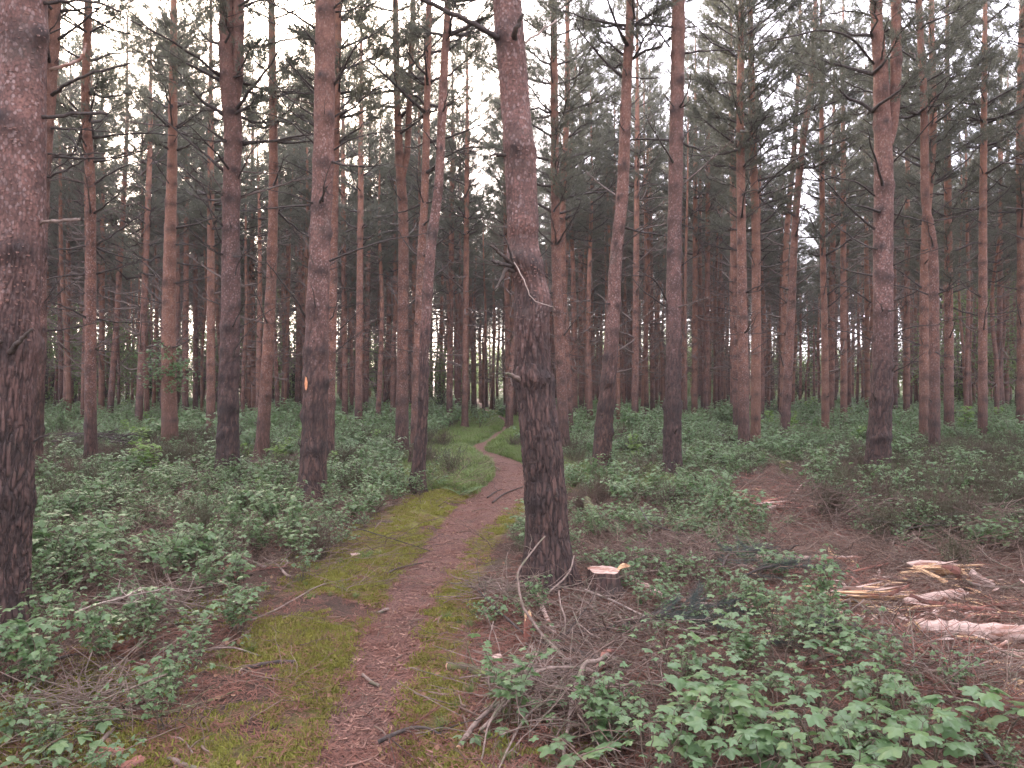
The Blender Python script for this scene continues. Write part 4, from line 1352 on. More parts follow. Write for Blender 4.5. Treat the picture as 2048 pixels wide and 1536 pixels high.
def p_chip(x, y):
    pd, _ = path_dist(x, y)
    return np.where(pd < .02, .75, np.where(pd < .2, .25, 0)) + .95 * jit_in(Z_LITTER, x, y, .1, 1) + .15 * jit_in(Z_BRASH, x, y, .1, 2)
lay('wood_chips', CH, 2.3, 16, .075, p_chip, 'reddish bark and wood chips strewn over the path', .5, 1.2, 8)
def p_needle(x, y):
    pd, _ = path_dist(x, y)
    return np.where(pd < 0, .30, .50) + .7 * jit_in(Z_LITTER, x, y, .1, 1) + .45 * jit_in(Z_BRASH, x, y, .1, 2)
lay('fallen_needles', LI, 2.3, 12, .085, p_needle, 'red-brown fallen pine needles covering the clearing', .7, 1.4, 8)
lay('dead_leaves', DL, 2.3, 10, .22, lambda x, y: .35 + 0 * x, 'curled brown dead leaves scattered over the floor', .5, 1.1, 7)
lay('small_sticks', SK, 2.3, 14, .20, lambda x, y: .38 + .62 * jit_in(Z_LITTER, x, y, .1, 1) + .4 * jit_in(Z_BRASH, x, y, .1, 2), 'short broken sticks scattered over path and floor', .5, 1.2, 8)

# ------------------------------------------------------------------ fallen wood, one thing each
def gpt(px, py, h=0.0):
    x, y, _ = px2g(px, py, h)
    return np.array([x, y, H1(x, y) + h])

def fallen(name, pts, r0, r1, m, label, cat, group=None, twigs=0, cut=None, seed=0, sides=9, wob=.05, tw_len=.5, knots=0, cut1=None, tw_mat=None):
    W = np.array([gpt(*p) for p in pts])
    o = W.mean(0).copy(); o[2] = W[:, 2].min()
    root = empty(name, o)
    tag(root, label, cat, group)
    n = max(10, int(np.linalg.norm(np.diff(W, axis=0), axis=1).sum() / .035)); n = min(n, 60)
    P = smooth_path(W - o, n)
    rs = np.random.default_rng(seed + 77)
    P[1:-1] += rs.normal(0, r0 * .10, (n - 2, 3))
    R = np.linspace(r0, r1, n) * (1 + rs.normal(0, .05, n))
    g = Geo(); g.add(*tube(P, R, sides, wob=wob, seed=seed), knot=0, crev=0)
    for k in range(knots // 2):
        i = rs.integers(1, n - 2); d = rs.normal(0, 1, 3); d[2] = abs(d[2]); d /= np.linalg.norm(d)
        g.add(*tube([P[i], P[i] + d * R[i] * 1.05, P[i] + d * R[i] * 1.25], [R[i] * .5, R[i] * .35, R[i] * .25], 6), knot=1, crev=0)
    obj('limb' if cat != 'log' else 'log_body', g.mesh(name + '_body', [M[m]]), root)
    for which, mm in ((0, cut), (1, cut1)):
        if mm:
            e = P[0] if which == 0 else P[-1]; q = P[1] if which == 0 else P[-2]; rr = R[0] if which == 0 else R[-1]
            d = (e - q) / np.linalg.norm(e - q)
            g = Geo(); g.add(*tube([e - d * .004, e + d * .006], [rr * .97, rr * .93], 12, wob=.06, seed=seed + 3), knot=0, crev=0)
            obj('cut_end', g.mesh('cut_end', [M[mm]]), root)
    for k in range(twigs):
        i = rs.integers(2, n - 1)
        T = P[i] - P[i - 1]; T /= np.linalg.norm(T)
        d = T * rs.uniform(.3, 1) + rs.normal(0, .6, 3); d[2] = rs.uniform(-.05, .35); d /= np.linalg.norm(d)
        L = tw_len * rs.uniform(.4, 1.1); s = np.linspace(0, 1, 8)[:, None]
        Q = P[i] + d * L * s + rs.normal(0, .2, 3) * L * s ** 2 + rs.normal(0, .008, (8, 3)) * s
        Q[:, 2] = np.maximum(Q[:, 2] - .12 * L * s[:, 0] ** 2, .008)
        g = Geo(); rr = min(R[i] * .5, .006)
        g.add(*tube(Q, np.linspace(rr, .0015, 8), 5), knot=0, crev=0)
        for z in range(2):
            j = rs.integers(3, 7); e = d + rs.normal(0, .5, 3); e /= np.linalg.norm(e)
            g.add(*tube([Q[j], Q[j] + e * L * .12, Q[j] + e * L * .25 + [0, 0, .01]], [.002, .0015, .001], 3), knot=0, crev=0)
        obj('side_twig', g.mesh('side_twig', [M[tw_mat or m]]), root)
    return root

BR = 'fallen branches heaped at the foot of the leaning pine'
fallen('fallen_branch', [(1216, 1300, .06), (1210, 1306, .13), (1193, 1316, .17), (1170, 1322, .17), (1158, 1349, .13), (1147, 1384, .10), (1140, 1419, .07), (1133, 1471, .05), (1127, 1516, .04), (1133, 1600, .02)],
       .0145, .007, 'branch', 'hooked pinkish branch arching over the heap and running down to the bottom edge', 'branch', BR, 5, seed=1)
fallen('fallen_branch', [(1250, 1300, .02), (1216, 1296, .08), (1204, 1306, .12), (1196, 1330, .10), (1215, 1318, .04)], .017, .010, 'redwood',
       'short crooked reddish branch at the crown of the heap', 'branch', BR, 0, seed=2)
fallen('fallen_branch', [(1160, 1331, .14), (1099, 1331, .17), (1060, 1352, .16), (1022, 1398, .12), (980, 1454, .06), (963, 1520, .03)], .009, .004, 'branch',
       'thin brown branch sweeping left and down from the hooked one', 'branch', BR, 5, seed=3)
fallen('fallen_branch', [(1130, 1345, .10), (1099, 1391, .10), (1060, 1429, .07), (1029, 1478, .04), (990, 1560, .02)], .008, .004, 'branch',
       'straight thin branch between the two that fan out to the left', 'branch', BR, 4, seed=4)
fallen('fallen_branch', [(1165, 1328, .14), (1203, 1345, .12), (1238, 1363, .11), (1280, 1359, .13), (1325, 1366, .12), (1374, 1405, .07)], .009, .005, 'branch',
       'slim branch waving right from the heap over the leaves', 'branch', BR, 5, seed=5)
fallen('fallen_branch', [(1158, 1384, .10), (1186, 1412, .09), (1210, 1436, .07), (1224, 1478, .05), (1250, 1560, .03)], .0075, .004, 'branch',
       'thin branch forking right below the hooked one', 'branch', BR, 3, seed=6)
fallen('fallen_branch', [(1150, 1330, .05), (1127, 1307, .08), (1085, 1262, .10), (1064, 1234, .16), (1046, 1206, .24), (1037, 1164, .36), (1040, 1129, .46), (1090, 1066, .62)], .012, .005, 'branch',
       'bow-shaped branch curving up in front of the big trunk', 'branch', BR, 2, seed=7)
fallen('fallen_branch', [(1085, 1200, .10), (1099, 1188, .14), (1137, 1153, .24), (1148, 1122, .32)], .008, .005, 'branch',
       'short pale branch leaning right against the foot of the big trunk', 'branch', BR, 2, seed=8)
fallen('fallen_branch', [(1128, 1276, .04), (1130, 1227, .18), (1121, 1202, .24), (1118, 1174, .30)], .007, .004, 'branch',
       'short upright dead shoot before the right side of the big trunk', 'branch', BR, 1, seed=9)
fallen('mossy_log', [(898, 1330, .02), (940, 1344, .02), (992, 1368, .02)], .024, .020, 'mossy', 'short mossy round log at the right edge of the path, sawn end to the left', 'log',
       'logs lying on the floor', 1, 'cut', 10, 14)
fallen('broken_branch', [(918, 1492, .015), (945, 1462, .03), (977, 1433, .04), (1040, 1385, .05)], .013, .010, 'branch', 'branch with an orange torn end lying by the path near the bottom edge', 'branch', BR, 3, 'splinter', 11)
fallen('stick', [(861, 1454, .01), (900, 1463, .012)], .009, .008, 'dark', 'short dark stick just left of the orange torn end', 'stick', 'sticks lying on and beside the path', 1, None, 12)
fallen('broken_branch', [(1078, 1193, .09), (1085, 1215, .07), (1109, 1258, .02)], .017, .015, 'pinkwood', 'pale peeled branch piece leaning at the foot of the big trunk', 'branch', BR, 0, 'cut', 13)
fallen('fallen_branch', [(1078, 1279, .02), (1130, 1290, .03), (1190, 1306, .04), (1260, 1330, .03)], .017, .012, 'dark', 'dark damp branch lying under the heap', 'branch', BR, 4, None, 14)
fallen('fallen_branch', [(1060, 1270, .03), (1020, 1240, .08), (985, 1215, .10), (950, 1185, .06)], .008, .004, 'twig', 'grey twiggy branch reaching left from the heap to the path', 'branch', BR, 5, None, 15)
fallen('fallen_branch', [(980, 1402, .02), (976, 1350, .14), (977, 1297, .26), (987, 1250, .36)], .004, .002, 'branch', 'thin upright pale twig standing left of the heap', 'branch', BR, 1, None, 16)
fallen('fallen_branch', [(960, 1470, .02), (1010, 1420, .05), (1075, 1320, .08)], .0085, .005, 'branch', 'thin brown branch crossing under the fan from lower left', 'branch', BR, 3, None, 17)
fallen('fallen_branch', [(1120, 1260, .03), (1190, 1250, .06), (1260, 1240, .06), (1330, 1232, .03)], .009, .005, 'twig', 'grey branch lying right of the big trunk below the stump', 'branch', BR, 6, None, 18)
fallen('fallen_branch', [(1160, 1190, .03), (1230, 1205, .05), (1330, 1240, .05), (1440, 1262, .03)], .008, .005, 'twig_pale', 'long pale thin branch slanting down right of the stump', 'branch', BR, 4, None, 19)
fallen('fallen_branch', [(1280, 1010, .35), (1300, 1040, .28), (1340, 1055, .20), (1400, 1080, .12)], .008, .004, 'twig', 'dark bent branch above the brambles behind the stump', 'branch', BR, 4, None, 20)
fallen('log', [(1262, 1160, .04), (1310, 1182, .04), (1376, 1200, .03), (1470, 1205, .03)], .030, .024, 'pinkwood', 'pale peeled log with a ragged end pointing at the stump', 'log', 'logs lying on the floor', 1, 'splinter', 21, 12, .08)
fallen('log', [(1170, 1002, .10), (1182, 1022, .08), (1196, 1050, .05)], .055, .05, 'mossy', 'mossy brown log end half hidden in brambles behind the big trunk', 'log', 'logs lying on the floor', 0, 'redwood', 22, 12, .2)

def stump(name, px, py, r, h, label, bark, cutm, seed, ragged=0):
    p = gpt(px, py); root = empty(name, p); tag(root, label, 'tree stump')
    rs = np.random.default_rng(seed)
    n = 28; th = np.arange(n) * 2 * np.pi / n
    prof = 1 + .10 * np.sin(th * 2 + seed) + .07 * np.sin(th * 5 + 1)
    zs = np.linspace(-.03, h, 9); V = []
    for z in zs:
        fl = 1 + .35 * math.exp(-max(z, 0) / .05)
        e, _ = voro(np.stack([np.cos(th) * r * 32, np.sin(th) * r * 32, np.full(n, z * 8)], 1), seed)
        rr = r * prof * fl - .006 * np.exp(-(e / .2) ** 2)
        zz = z + (ragged * rs.uniform(-1, 1, n) * (z / h) ** 4 if z > 0 else 0)
        V.append(np.stack([np.cos(th) * rr, np.sin(th) * rr, np.full(n, z) + (zz - z)], 1))
    top = V[-1].copy()
    V = np.concatenate(V); i = np.arange(8)[:, None] * n; j = np.arange(n)[None, :]
    g = Geo(); g.add(V, np.stack([i + j, i + (j + 1) % n, i + n + (j + 1) % n, i + n + j], -1).reshape(-1, 4), knot=0, crev=.3)
    obj('bark', g.mesh('stump_bark', [M[bark]]), root)
    g = Geo(); t2 = top * [.95, .95, 1] + [0, 0, .003]; mid = t2 * [.5, .5, 1] + [0, 0, .004]
    g.add(np.concatenate([top * [1, 1, 1], t2, mid, [[0, 0, h + .002]]]), [np.concatenate([np.stack([a * n + np.arange(n), a * n + (np.arange(n) + 1) % n, (a + 1) * n + (np.arange(n) + 1) % n, (a + 1) * n + np.arange(n)], 1) for a in (0, 1)]),
                                                       np.stack([2 * n + np.arange(n), 2 * n + (np.arange(n) + 1) % n, np.full(n, 3 * n)], 1)])
    obj('cut_face', g.mesh('cut_face', [M[cutm]]), root)
    return root
st = stump('tree_stump', 1208, 1196, .125, .17, 'low sawn pine stump with a pale pink cut top right of the big trunk', 'bark', 'pinkwood', 4, .004)
st.name = 'tree_stump'
g = Geo()
for k in range(7):
    a = -.3 + k * .16
    g.add(*tube([[.07 + k * .008, -.02 + k * .012, .15], [.12 + k * .006, .0 + k * .01, .18 + .012 * (k % 3)], [.19 + .012 * (k % 2), .02 + k * .01, .19]], [.012, .008, .002], 4))
obj('torn_edge', g.mesh('torn_edge', [M['splinter']]), st)
stump('tree_stump', 1056, 1276, .030, .16, 'thin broken brown snag below the foot of the big trunk', 'redwood', 'splinter', 5, .03)
stump('tree_stump', 1572, 950, .12, .24, 'small moss-topped stump beyond the needle clearing', 'mossy', 'mossy', 6, .02)
stump('tree_stump', 1549, 828, .05, .50, 'thin white snag of a birch stump in the far brambles', 'cut', 'cut', 7, .05)

LG = 'logs lying on the floor'
fallen('log', [(1838, 1248, .055), (1900, 1252, .055), (2000, 1258, .055), (2120, 1264, .05)], .052, .056, 'pinkwood', 'whitish debarked log with a split end running out of the right edge', 'log', LG, 0, 'splinter', 31, 16, .03, knots=6)
fallen('log', [(1812, 1196, .05), (1860, 1190, .06), (1922, 1180, .055)], .036, .040, 'pinkwood', 'pale smooth log joined to a mass of torn fibres in the clearing', 'log', LG, 0, None, 32, 14, .03)
fallen('log', [(1486, 1106, .03), (1600, 1108, .04), (1722, 1106, .03)], .034, .030, 'pinkwood', 'long pale reddish log lying across the back of the clearing', 'log', LG, 2, 'cut', 33, 12, .05, knots=2)

def splinters(name, px, py, label, n, L, spread, ang, mats, seed, w=.016, h=.05, fan=.25):
    """a piece of torn timber: a core with long pointed fibres, each fibre a part"""
    p = gpt(px, py); root = empty(name, p); tag(root, label, 'splintered wood', 'torn timber in the clearing')
    rs = np.random.default_rng(seed)
    for k in range(n):
        a = ang + rs.normal(0, fan); l = L * rs.uniform(.5, 1.1)
        c = np.array([rs.uniform(-.3, .3) * L, rs.uniform(-.5, .5) * spread, rs.uniform(.012, h)])
        d = np.array([math.cos(a), math.sin(a), rs.normal(0, .07)])
        s = np.array([-math.sin(a), math.cos(a), rs.normal(0, .3)])
        t = np.array([0, .25, .6, 1.0]); ww = np.array([.3, 1, .8, .08]) * w * rs.uniform(.5, 1.4); th = np.array([.3, 1, .8, .1]) * w * .45
        P = c + d * ((t - .5) * l)[:, None] + np.array([0, 0, 1]) * (rs.normal(0, .02) * t ** 2)[:, None]
        up = np.cross(d, s)
        V = np.concatenate([P - s * ww[:, None], P + up * th[:, None], P + s * ww[:, None], P - up * th[:, None]])
        i = np.arange(3)
        q = [np.stack([o * 4 + i, o2 * 4 + i, o2 * 4 + i + 1, o * 4 + i + 1], 1) for o, o2 in ((0, 1), (1, 2), (2, 3), (3, 0))]
        V[:, 2] = np.maximum(V[:, 2], .004)
        g = Geo(); g.add(V, np.concatenate(q), smooth=False)
        obj('splinter', g.mesh('splinter', [M[mats[k % len(mats)]]]), root)
    return root
splinters('splintered_log', 1745, 1196, 'shredded log of pink and yellow torn fibres in the middle of the clearing', 46, .56, .20, .06, ['splinter', 'pinkwood', 'splinter', 'pinkwood', 'splinter', 'redwood'], 1, .021, .10, .18)
splinters('splintered_timber', 1890, 1142, 'yellow torn timber with a pointed shard standing up, under the heather', 13, .50, .12, -.08, ['splinter', 'splinter', 'pinkwood'], 2, .034, .11, .22)
SPK = COL.objects[-1]
def shard(parent_label, pts, w0, w1, m, name='shard'):
    r = [o for o in COL.objects if o.get('label') == parent_label][0]
    W = np.array([gpt(*p) for p in pts]) - np.array(r.location)
    d = W[-1] - W[0]; s = np.cross(d, [0, 1, 0]); s /= np.linalg.norm(s); b = np.cross(d, s); b /= np.linalg.norm(b)
    n = len(W); ww = np.linspace(w0, w1, n)[:, None]
    V = np.concatenate([W - s * ww, W + b * ww * .35, W + s * ww, W - b * ww * .35]); i = np.arange(n - 1)
    q = np.concatenate([np.stack([o * n + i, o2 * n + i, o2 * n + i + 1, o * n + i + 1], 1) for o, o2 in ((0, 1), (1, 2), (2, 3), (3, 0))])
    caps = np.array([[0, n, 2 * n, 3 * n], [n - 1, 4 * n - 1, 3 * n - 1, 2 * n - 1]])
    g = Geo(); g.add(V, np.concatenate([q, caps]), smooth=False)
    obj(name, g.mesh(name, [M[m]]), r)
YT = 'yellow torn timber with a pointed shard standing up, under the heather'
shard(YT, [(1922, 1140, .06), (1912, 1132, .18), (1898, 1128, .30), (1883, 1122, .42)], .045, .006, 'redwood', 'standing_shard')
shard(YT, [(1876, 1136, .05), (1900, 1134, .11), (1930, 1136, .12)], .03, .045, 'splinter', 'torn_block')
shard(YT, [(1938, 1136, .10), (1962, 1146, .07), (1990, 1158, .03)], .045, .015, 'pinkwood', 'torn_block')
shard(YT, [(1826, 1120, .13), (1860, 1138, .09), (1894, 1156, .05)], .012, .02, 'splinter', 'shard')
SH = 'shredded log of pink and yellow torn fibres in the middle of the clearing'
shard(SH, [(1819, 1182, .10), (1850, 1196, .06), (1892, 1206, .03)], .015, .025, 'redwood', 'bark_strip')
shard(SH, [(1778, 1180, .08), (1800, 1170, .12), (1822, 1158, .12)], .02, .004, 'redwood', 'bark_strip')

CB = 'branches and sticks strewn over the clearing'
for k, (pts, r0, r1, m, lab, tw) in enumerate([
    ([(1927, 1150, .06), (1958, 1160, .05), (2010, 1164, .05), (2090, 1168, .04)], .014, .012, 'branch', 'smooth brown branch hooked at its left end by the right edge', 2),
    ([(1906, 1142, .04), (1960, 1144, .04), (2040, 1138, .04)], .009, .006, 'branch', 'straight thin branch lying in front of the yellow torn timber', 1),
    ([(1672, 1283, .03), (1763, 1277, .05), (1843, 1284, .04), (1925, 1292, .03)], .013, .009, 'redwood', 'long reddish branch lying parallel below the whitish log', 3),
    ([(1620, 1318, .05), (1690, 1294, .08), (1763, 1276, .08)], .009, .006, 'branch', 'pale brown branch slanting up from the leafy patch to the clearing', 2),
    ([(1700, 1308, .02), (1780, 1302, .03), (1858, 1302, .02)], .008, .006, 'pinkwood', 'thin white stick lying in two pieces below the reddish branch', 0),
    ([(1739, 1334, .03), (1752, 1300, .08), (1762, 1280, .10)], .006, .005, 'branch', 'short stick standing across the thin white one', 0),
    ([(1941, 1312, .02), (1980, 1294, .04), (2014, 1276, .06)], .011, .009, 'pinkwood', 'pale peeled stick slanting upward near the right edge', 0),
    ([(1972, 1276, .06), (2010, 1296, .05), (2070, 1322, .03)], .010, .008, 'branch', 'brown stick crossing the pale peeled one at the right edge', 1),
    ([(1600, 1226, .04), (1630, 1218, .05), (1664, 1210, .05)], .011, .009, 'pinkwood', 'short pale stick poking out left of the shredded log', 0),
    ([(1568, 1098, .05), (1580, 1090, .20), (1590, 1084, .30), (1598, 1080, .38)], .008, .004, 'twig', 'dark twig standing up behind the long pale reddish log', 2),
    ([(1408, 1214, .05), (1430, 1211, .06), (1456, 1206, .06)], .011, .009, 'pinkwood', 'pale broken stick end over the dark needles left of the leafy patch', 0),
    ([(1330, 1188, .05), (1400, 1190, .05), (1460, 1193, .05)], .005, .004, 'twig_pale', 'thin straight whitish stick right of the pale peeled log', 0),
    ([(1650, 1255, .02), (1720, 1256, .03), (1765, 1258, .02)], .007, .005, 'branch', 'thin brown stick lying above the long reddish branch', 1),
    ([(1892, 1208, .03), (1940, 1212, .04), (1996, 1218, .02)], .026, .018, 'redwood', 'slab of rotten red bark behind the whitish log', 0),
    ([(1910, 1268, .02), (1950, 1270, .03), (1975, 1272, .02)], .012, .008, 'splinter', 'yellow splinter lying just under the whitish log', 0),
    ([(1690, 1135, .03), (1740, 1122, .06), (1800, 1110, .04)], .010, .007, 'redwood', 'reddish branch between the back log and the shredded log', 3),
    ([(1540, 1125, .05), (1600, 1120, .09), (1650, 1140, .05)], .008, .005, 'branch', 'arched thin branch in front of the long pale reddish log', 2),
    ([(1760, 1080, .05), (1820, 1050, .20), (1880, 1040, .30)], .007, .004, 'twig', 'dead grey branch leaning into the heather', 5),
    ([(1480, 1000, .03), (1530, 1012, .05), (1600, 1020, .03)], .013, .010, 'redwood', 'reddish branch at the far left corner of the clearing', 2),
    ([(1490, 1030, .03), (1540, 1018, .06), (1590, 1000, .04)], .012, .008, 'pinkwood', 'pale split branch crossing the reddish one at the far corner', 1),
    ([(1590, 990, .03), (1600, 975, .10), (1612, 965, .16)], .012, .006, 'pinkwood', 'short pale broken stick propped near the moss-topped stump', 1),
    ([(1680, 1450, .03), (1800, 1470, .04), (1860, 1476, .03)], .010, .008, 'dark', 'dark stick low among the leaves at the bottom right', 0),
]):
    fallen('fallen_branch' if len(lab) % 2 else 'stick', pts, r0, r1, m, lab, 'branch', CB, tw, None, 40 + k, 8, .15)

PS = 'sticks lying on and beside the path'
for k, (pts, r0, r1, m, lab, tw) in enumerate([
    ([(725, 1326, .012), (742, 1338, .012), (758, 1346, .012)], .011, .009, 'branch', 'short thick stick lying alone in the middle of the path', 0),
    ([(755, 1206, .01), (776, 1196, .012)], .014, .012, 'branch', 'stubby wood piece on the left side of the path', 0),
    ([(485, 1341, .014), (540, 1335, .014), (592, 1329, .014)], .013, .011, 'dark', 'dark straight stick with a pale cut end on the mossy left bank', 0),
    ([(20, 1452, .02), (87, 1438, .03), (174, 1430, .03), (286, 1424, .025), (349, 1412, .02), (447, 1391, .015)], .015, .008, 'mossy', 'long mossy branch lying across the lower left corner', 3),
    ([(171, 1514, .012), (200, 1478, .02), (227, 1447, .03)], .012, .010, 'branch', 'brown stick slanting below the long mossy branch', 0),
    ([(340, 1308, .02), (401, 1296, .07), (464, 1292, .06), (520, 1318, .015)], .008, .005, 'branch', 'low arched twig above the dark straight stick', 1),
    ([(338, 1512, .01), (391, 1545, .012)], .012, .010, 'branch', 'stick end at the bottom edge left of the path', 0),
    ([(342, 1468, .012), (365, 1476, .014), (386, 1508, .010)], .006, .004, 'branch', 'small bent twig in the moss left of the path', 0),
    ([(150, 1223, .28), (195, 1203, .33), (244, 1190, .34), (269, 1176, .36)], .006, .003, 'twig_pale', 'bleached forked twig lying over brambles at the left', 4),
    ([(500, 1240, .02), (560, 1215, .03), (640, 1180, .02), (700, 1165, .015)], .007, .004, 'branch', 'thin twig leading from the left brambles to the path', 2),
    ([(985, 1000, .015), (1010, 982, .02), (1046, 969, .02)], .014, .009, 'dark', 'dark stick crossing the path behind the big trunk', 0),
    ([(975, 990, .02), (992, 978, .04), (1004, 974, .05)], .012, .007, 'dark', 'forked dark stick at the left edge of the far path', 1),
    ([(955, 920, .03), (978, 926, .03), (1000, 934, .02)], .014, .010, 'branch', 'pale brown stick on the inner bend of the path', 0),
    ([(775, 1140, .015), (800, 1126, .02), (850, 1108, .015)], .009, .006, 'dark', 'thin dark stick on the left margin of the path', 0),
    ([(330, 905, .06), (348, 892, .12)], .022, .012, 'redwood', 'reddish wood chunk in the brambles left of the forked pine', 0),
    ([(600, 1066, .05), (680, 1050, .10), (760, 1075, .06), (860, 1086, .015)], .007, .004, 'twig', 'long thin twig drooping from the brambles over the left bank', 3),
    ([(690, 1500, .01), (735, 1490, .012), (760, 1478, .01)], .005, .004, 'chip', 'thin pale stick on the path near the bottom edge', 0),
    ([(770, 1530, .01), (790, 1500, .012)], .008, .006, 'chip', 'flat light chip of wood on the path at the bottom edge', 0),
]):
    fallen('stick', pts, r0, r1, m, lab, 'stick', PS, tw, 'cut' if 'cut end' in lab else None, 80 + k, 8, .12)

# curled plates of bark
def bark_plate(px, py, L, W, rz, label, m='redwood'):
    p = gpt(px, py); root = empty('bark_piece', p, rz); tag(root, label, 'bark', 'fallen bark pieces')
    g = Geo(); a = np.linspace(-1.1, 1.1, 9); x = np.linspace(-L / 2, L / 2, 9)
    rs = np.random.default_rng(int(px))
    top = np.array([[xx + rs.normal(0, .004), math.sin(t) * W * .6 * (1 - .3 * (xx / L) ** 2), .012 + W * .45 * (math.cos(t) - .45) + rs.normal(0, .003)] for xx in x for t in a])
    bot = top - [0, 0, .008]
    i = np.arange(8)[:, None] * 9; j = np.arange(8)[None, :]
    q = np.stack([i + j, i + 9 + j, i + 10 + j, i + 1 + j], -1).reshape(-1, 4)
    g.add(np.concatenate([top, bot]), np.concatenate([q, q[:, ::-1] + 81]))
    obj('plate', g.mesh('plate', [M[m]]), root, rot=(0, .08, 0))
bark_plate(212, 1506, .14, .07, .3, 'reddish curled bark plate in the lower left corner, left one of two')
bark_plate(258, 1528, .13, .06, 1.2, 'reddish curled bark plate at the bottom edge, right one of two')
bark_plate(992, 1325, .10, .05, 1.3, 'pale grey-pink bark flake left of the branch heap', 'pinkwood')
bark_plate(1790, 1350, .09, .05, 1.9, 'small pale bark flake at the edge of the leafy patch', 'pinkwood')
bark_plate(710, 1120, .09, .05, .6, 'small cream bark flake on the left bank of the path', 'pinkwood')

# orange scar and branches on the named pines
def by_label(s): return [o for o in COL.objects if s in o.get('label', '')][0]
sc_t = by_label('orange bark scar')
zc = EYE - (767 - 768) / F * 10.9 - sc_t.location.z
g = Geo(); rs = np.random.default_rng(3)
V = []
rad = 47 / 2 / F * 10.9
xoff = (623 - 1024) / F * 10.9 - sc_t.location.x
for a, b, in [(-1, 0), (-.6, .7), (-.2, 1), (.4, .8), (1, .15), (.7, -.6), (.1, -1), (-.6, -.8)]:
    th = -math.pi / 2 - .18 + a * .13
    V.append([math.cos(th) * (rad + .012) + xoff + .0, math.sin(th) * (rad + .012), zc + b * .095])
V.append([np.mean([v[0] for v in V]), -rad - .016, zc])
g.add(V, np.array([[i, (i + 1) % 8, 8] for i in range(8)]))
obj('bark_scar', g.mesh('bark_scar', [simple('orange_scar', (.55, .22, .10), (.70, .34, .18), 30, .8, .003)]), sc_t)

def hand_branch(tree, d0, pts, r0, r1, m='twig', name='dead_branch', stubs=0):
    """a branch through photo points (column, row, distance)"""
    W = np.array([[(px - 1024) / F * d, d, EYE - (py - 768) / F * d] for px, py, d in pts]) - np.array(tree.location)
    n = 16; P = smooth_path(W, n); rs = np.random.default_rng(int(pts[0][0] + pts[0][1]))
    P[1:] += rs.normal(0, .004, (n - 1, 3))
    g = Geo(); g.add(*tube(P, np.linspace(r0, r1, n), 8, wob=.15, seed=3), knot=.2, crev=0)
    for k in range(stubs):
        i = rs.integers(4, 15); e = rs.normal(0, 1, 3); e /= np.linalg.norm(e)
        g.add(*tube([P[i], P[i] + e * .08, P[i] + e * .18 + [0, 0, .03]], [.005, .004, .002], 4), knot=0, crev=0)
    obj(name, g.mesh(name, [M[m]]), tree)
T = NEAR
hand_branch(T, 6.15, [(1000, 78, 6.1), (985, 70, 6.0), (950, 50, 5.9), (900, 25, 5.8), (850, 2, 5.7), (800, -25, 5.6)], .024, .013, 'twig', stubs=1)
hand_branch(T, 6.15, [(1028, 82, 6.05), (1030, 62, 5.96), (1038, 45, 5.93), (1046, 28, 5.9)], .024, .010, 'dark', 'branch_stub')
hand_branch(T, 6.15, [(1048, 86, 6.1), (1062, 76, 6.1), (1085, 60, 6.1), (1113, 41, 6.1)], .011, .007, 'twig_pale')
hand_branch(T, 6.15, [(1012, 311, 6.1), (1000, 310, 6.1), (978, 310, 6.05)], .012, .009, 'dark', 'branch_stub')
hand_branch(T, 6.15, [(1032, 535, 6.1), (1016, 522, 5.95), (1000, 506, 5.9), (982, 492, 5.85)], .020, .008, 'dark')
hand_branch(T, 6.15, [(1030, 538, 6.1), (1012, 530, 5.95), (996, 526, 5.9), (984, 522, 5.85)], .018, .011, 'twig')
hand_branch(T, 6.15, [(1030, 542, 6.1), (1012, 540, 5.95), (1003, 560, 5.9), (988, 582, 5.85)], .018, .007, 'dark')
hand_branch(T, 6.15, [(1024, 530, 6.05), (1020, 505, 5.95), (1012, 480, 5.9), (996, 455, 5.9)], .009, .003, 'twig')
hand_branch(T, 6.15, [(1028, 524, 5.95), (1048, 560, 5.85), (1060, 590, 5.85), (1078, 606, 5.9), (1100, 612, 5.95), (1112, 618, 6.0)], .0045, .003, 'twig_pale')
hand_branch(T, 6.15, [(1046, 762, 6.1), (1034, 756, 6.0), (1022, 748, 5.95), (1010, 746, 5.9)], .019, .007, 'branch', 'branch_stub')
T = by_label('thick dark pine trunk')
hand_branch(T, 5.2, [(80, 234, 5.2), (110, 234, 5.15), (160, 227, 5.1), (212, 227, 5.0)], .013, .010, 'twig')
hand_branch(T, 5.2, [(76, 445, 5.2), (100, 443, 5.15), (130, 441, 5.1), (162, 438, 5.05)], .011, .010, 'branch')
hand_branch(T, 5.2, [(88, 358, 5.3), (120, 345, 5.25), (150, 330, 5.2), (178, 314, 5.1)], .007, .004, 'twig')
hand_branch(T, 5.2, [(100, 140, 5.4), (140, 128, 5.4), (160, 118, 5.4), (168, 104, 5.4), (172, 88, 5.4)], .012, .008, 'pinkwood')
hand_branch(T, 5.2, [(104, 190, 5.4), (140, 165, 5.3), (190, 145, 5.2), (262, 128, 5.1)], .013, .006, 'twig')
hand_branch(T, 5.2, [(88, 6, 5.2), (130, 3, 5.2), (190, 4, 5.1), (242, 24, 5.0)], .013, .006, 'twig')
hand_branch(T, 5.2, [(96, 308, 5.3), (140, 309, 5.3), (208, 307, 5.2)], .007, .005, 'twig')
hand_branch(T, 5.2, [(18, 705, 5.08), (32, 690, 5.0), (46, 676, 4.95), (62, 658, 4.92)], .022, .008, 'dark', 'branch_stub')
hand_branch(T, 5.2, [(58, 888, 5.2), (72, 880, 5.2), (98, 868, 5.15)], .010, .006, 'twig', 'branch_stub')
T = by_label('orange bark scar')
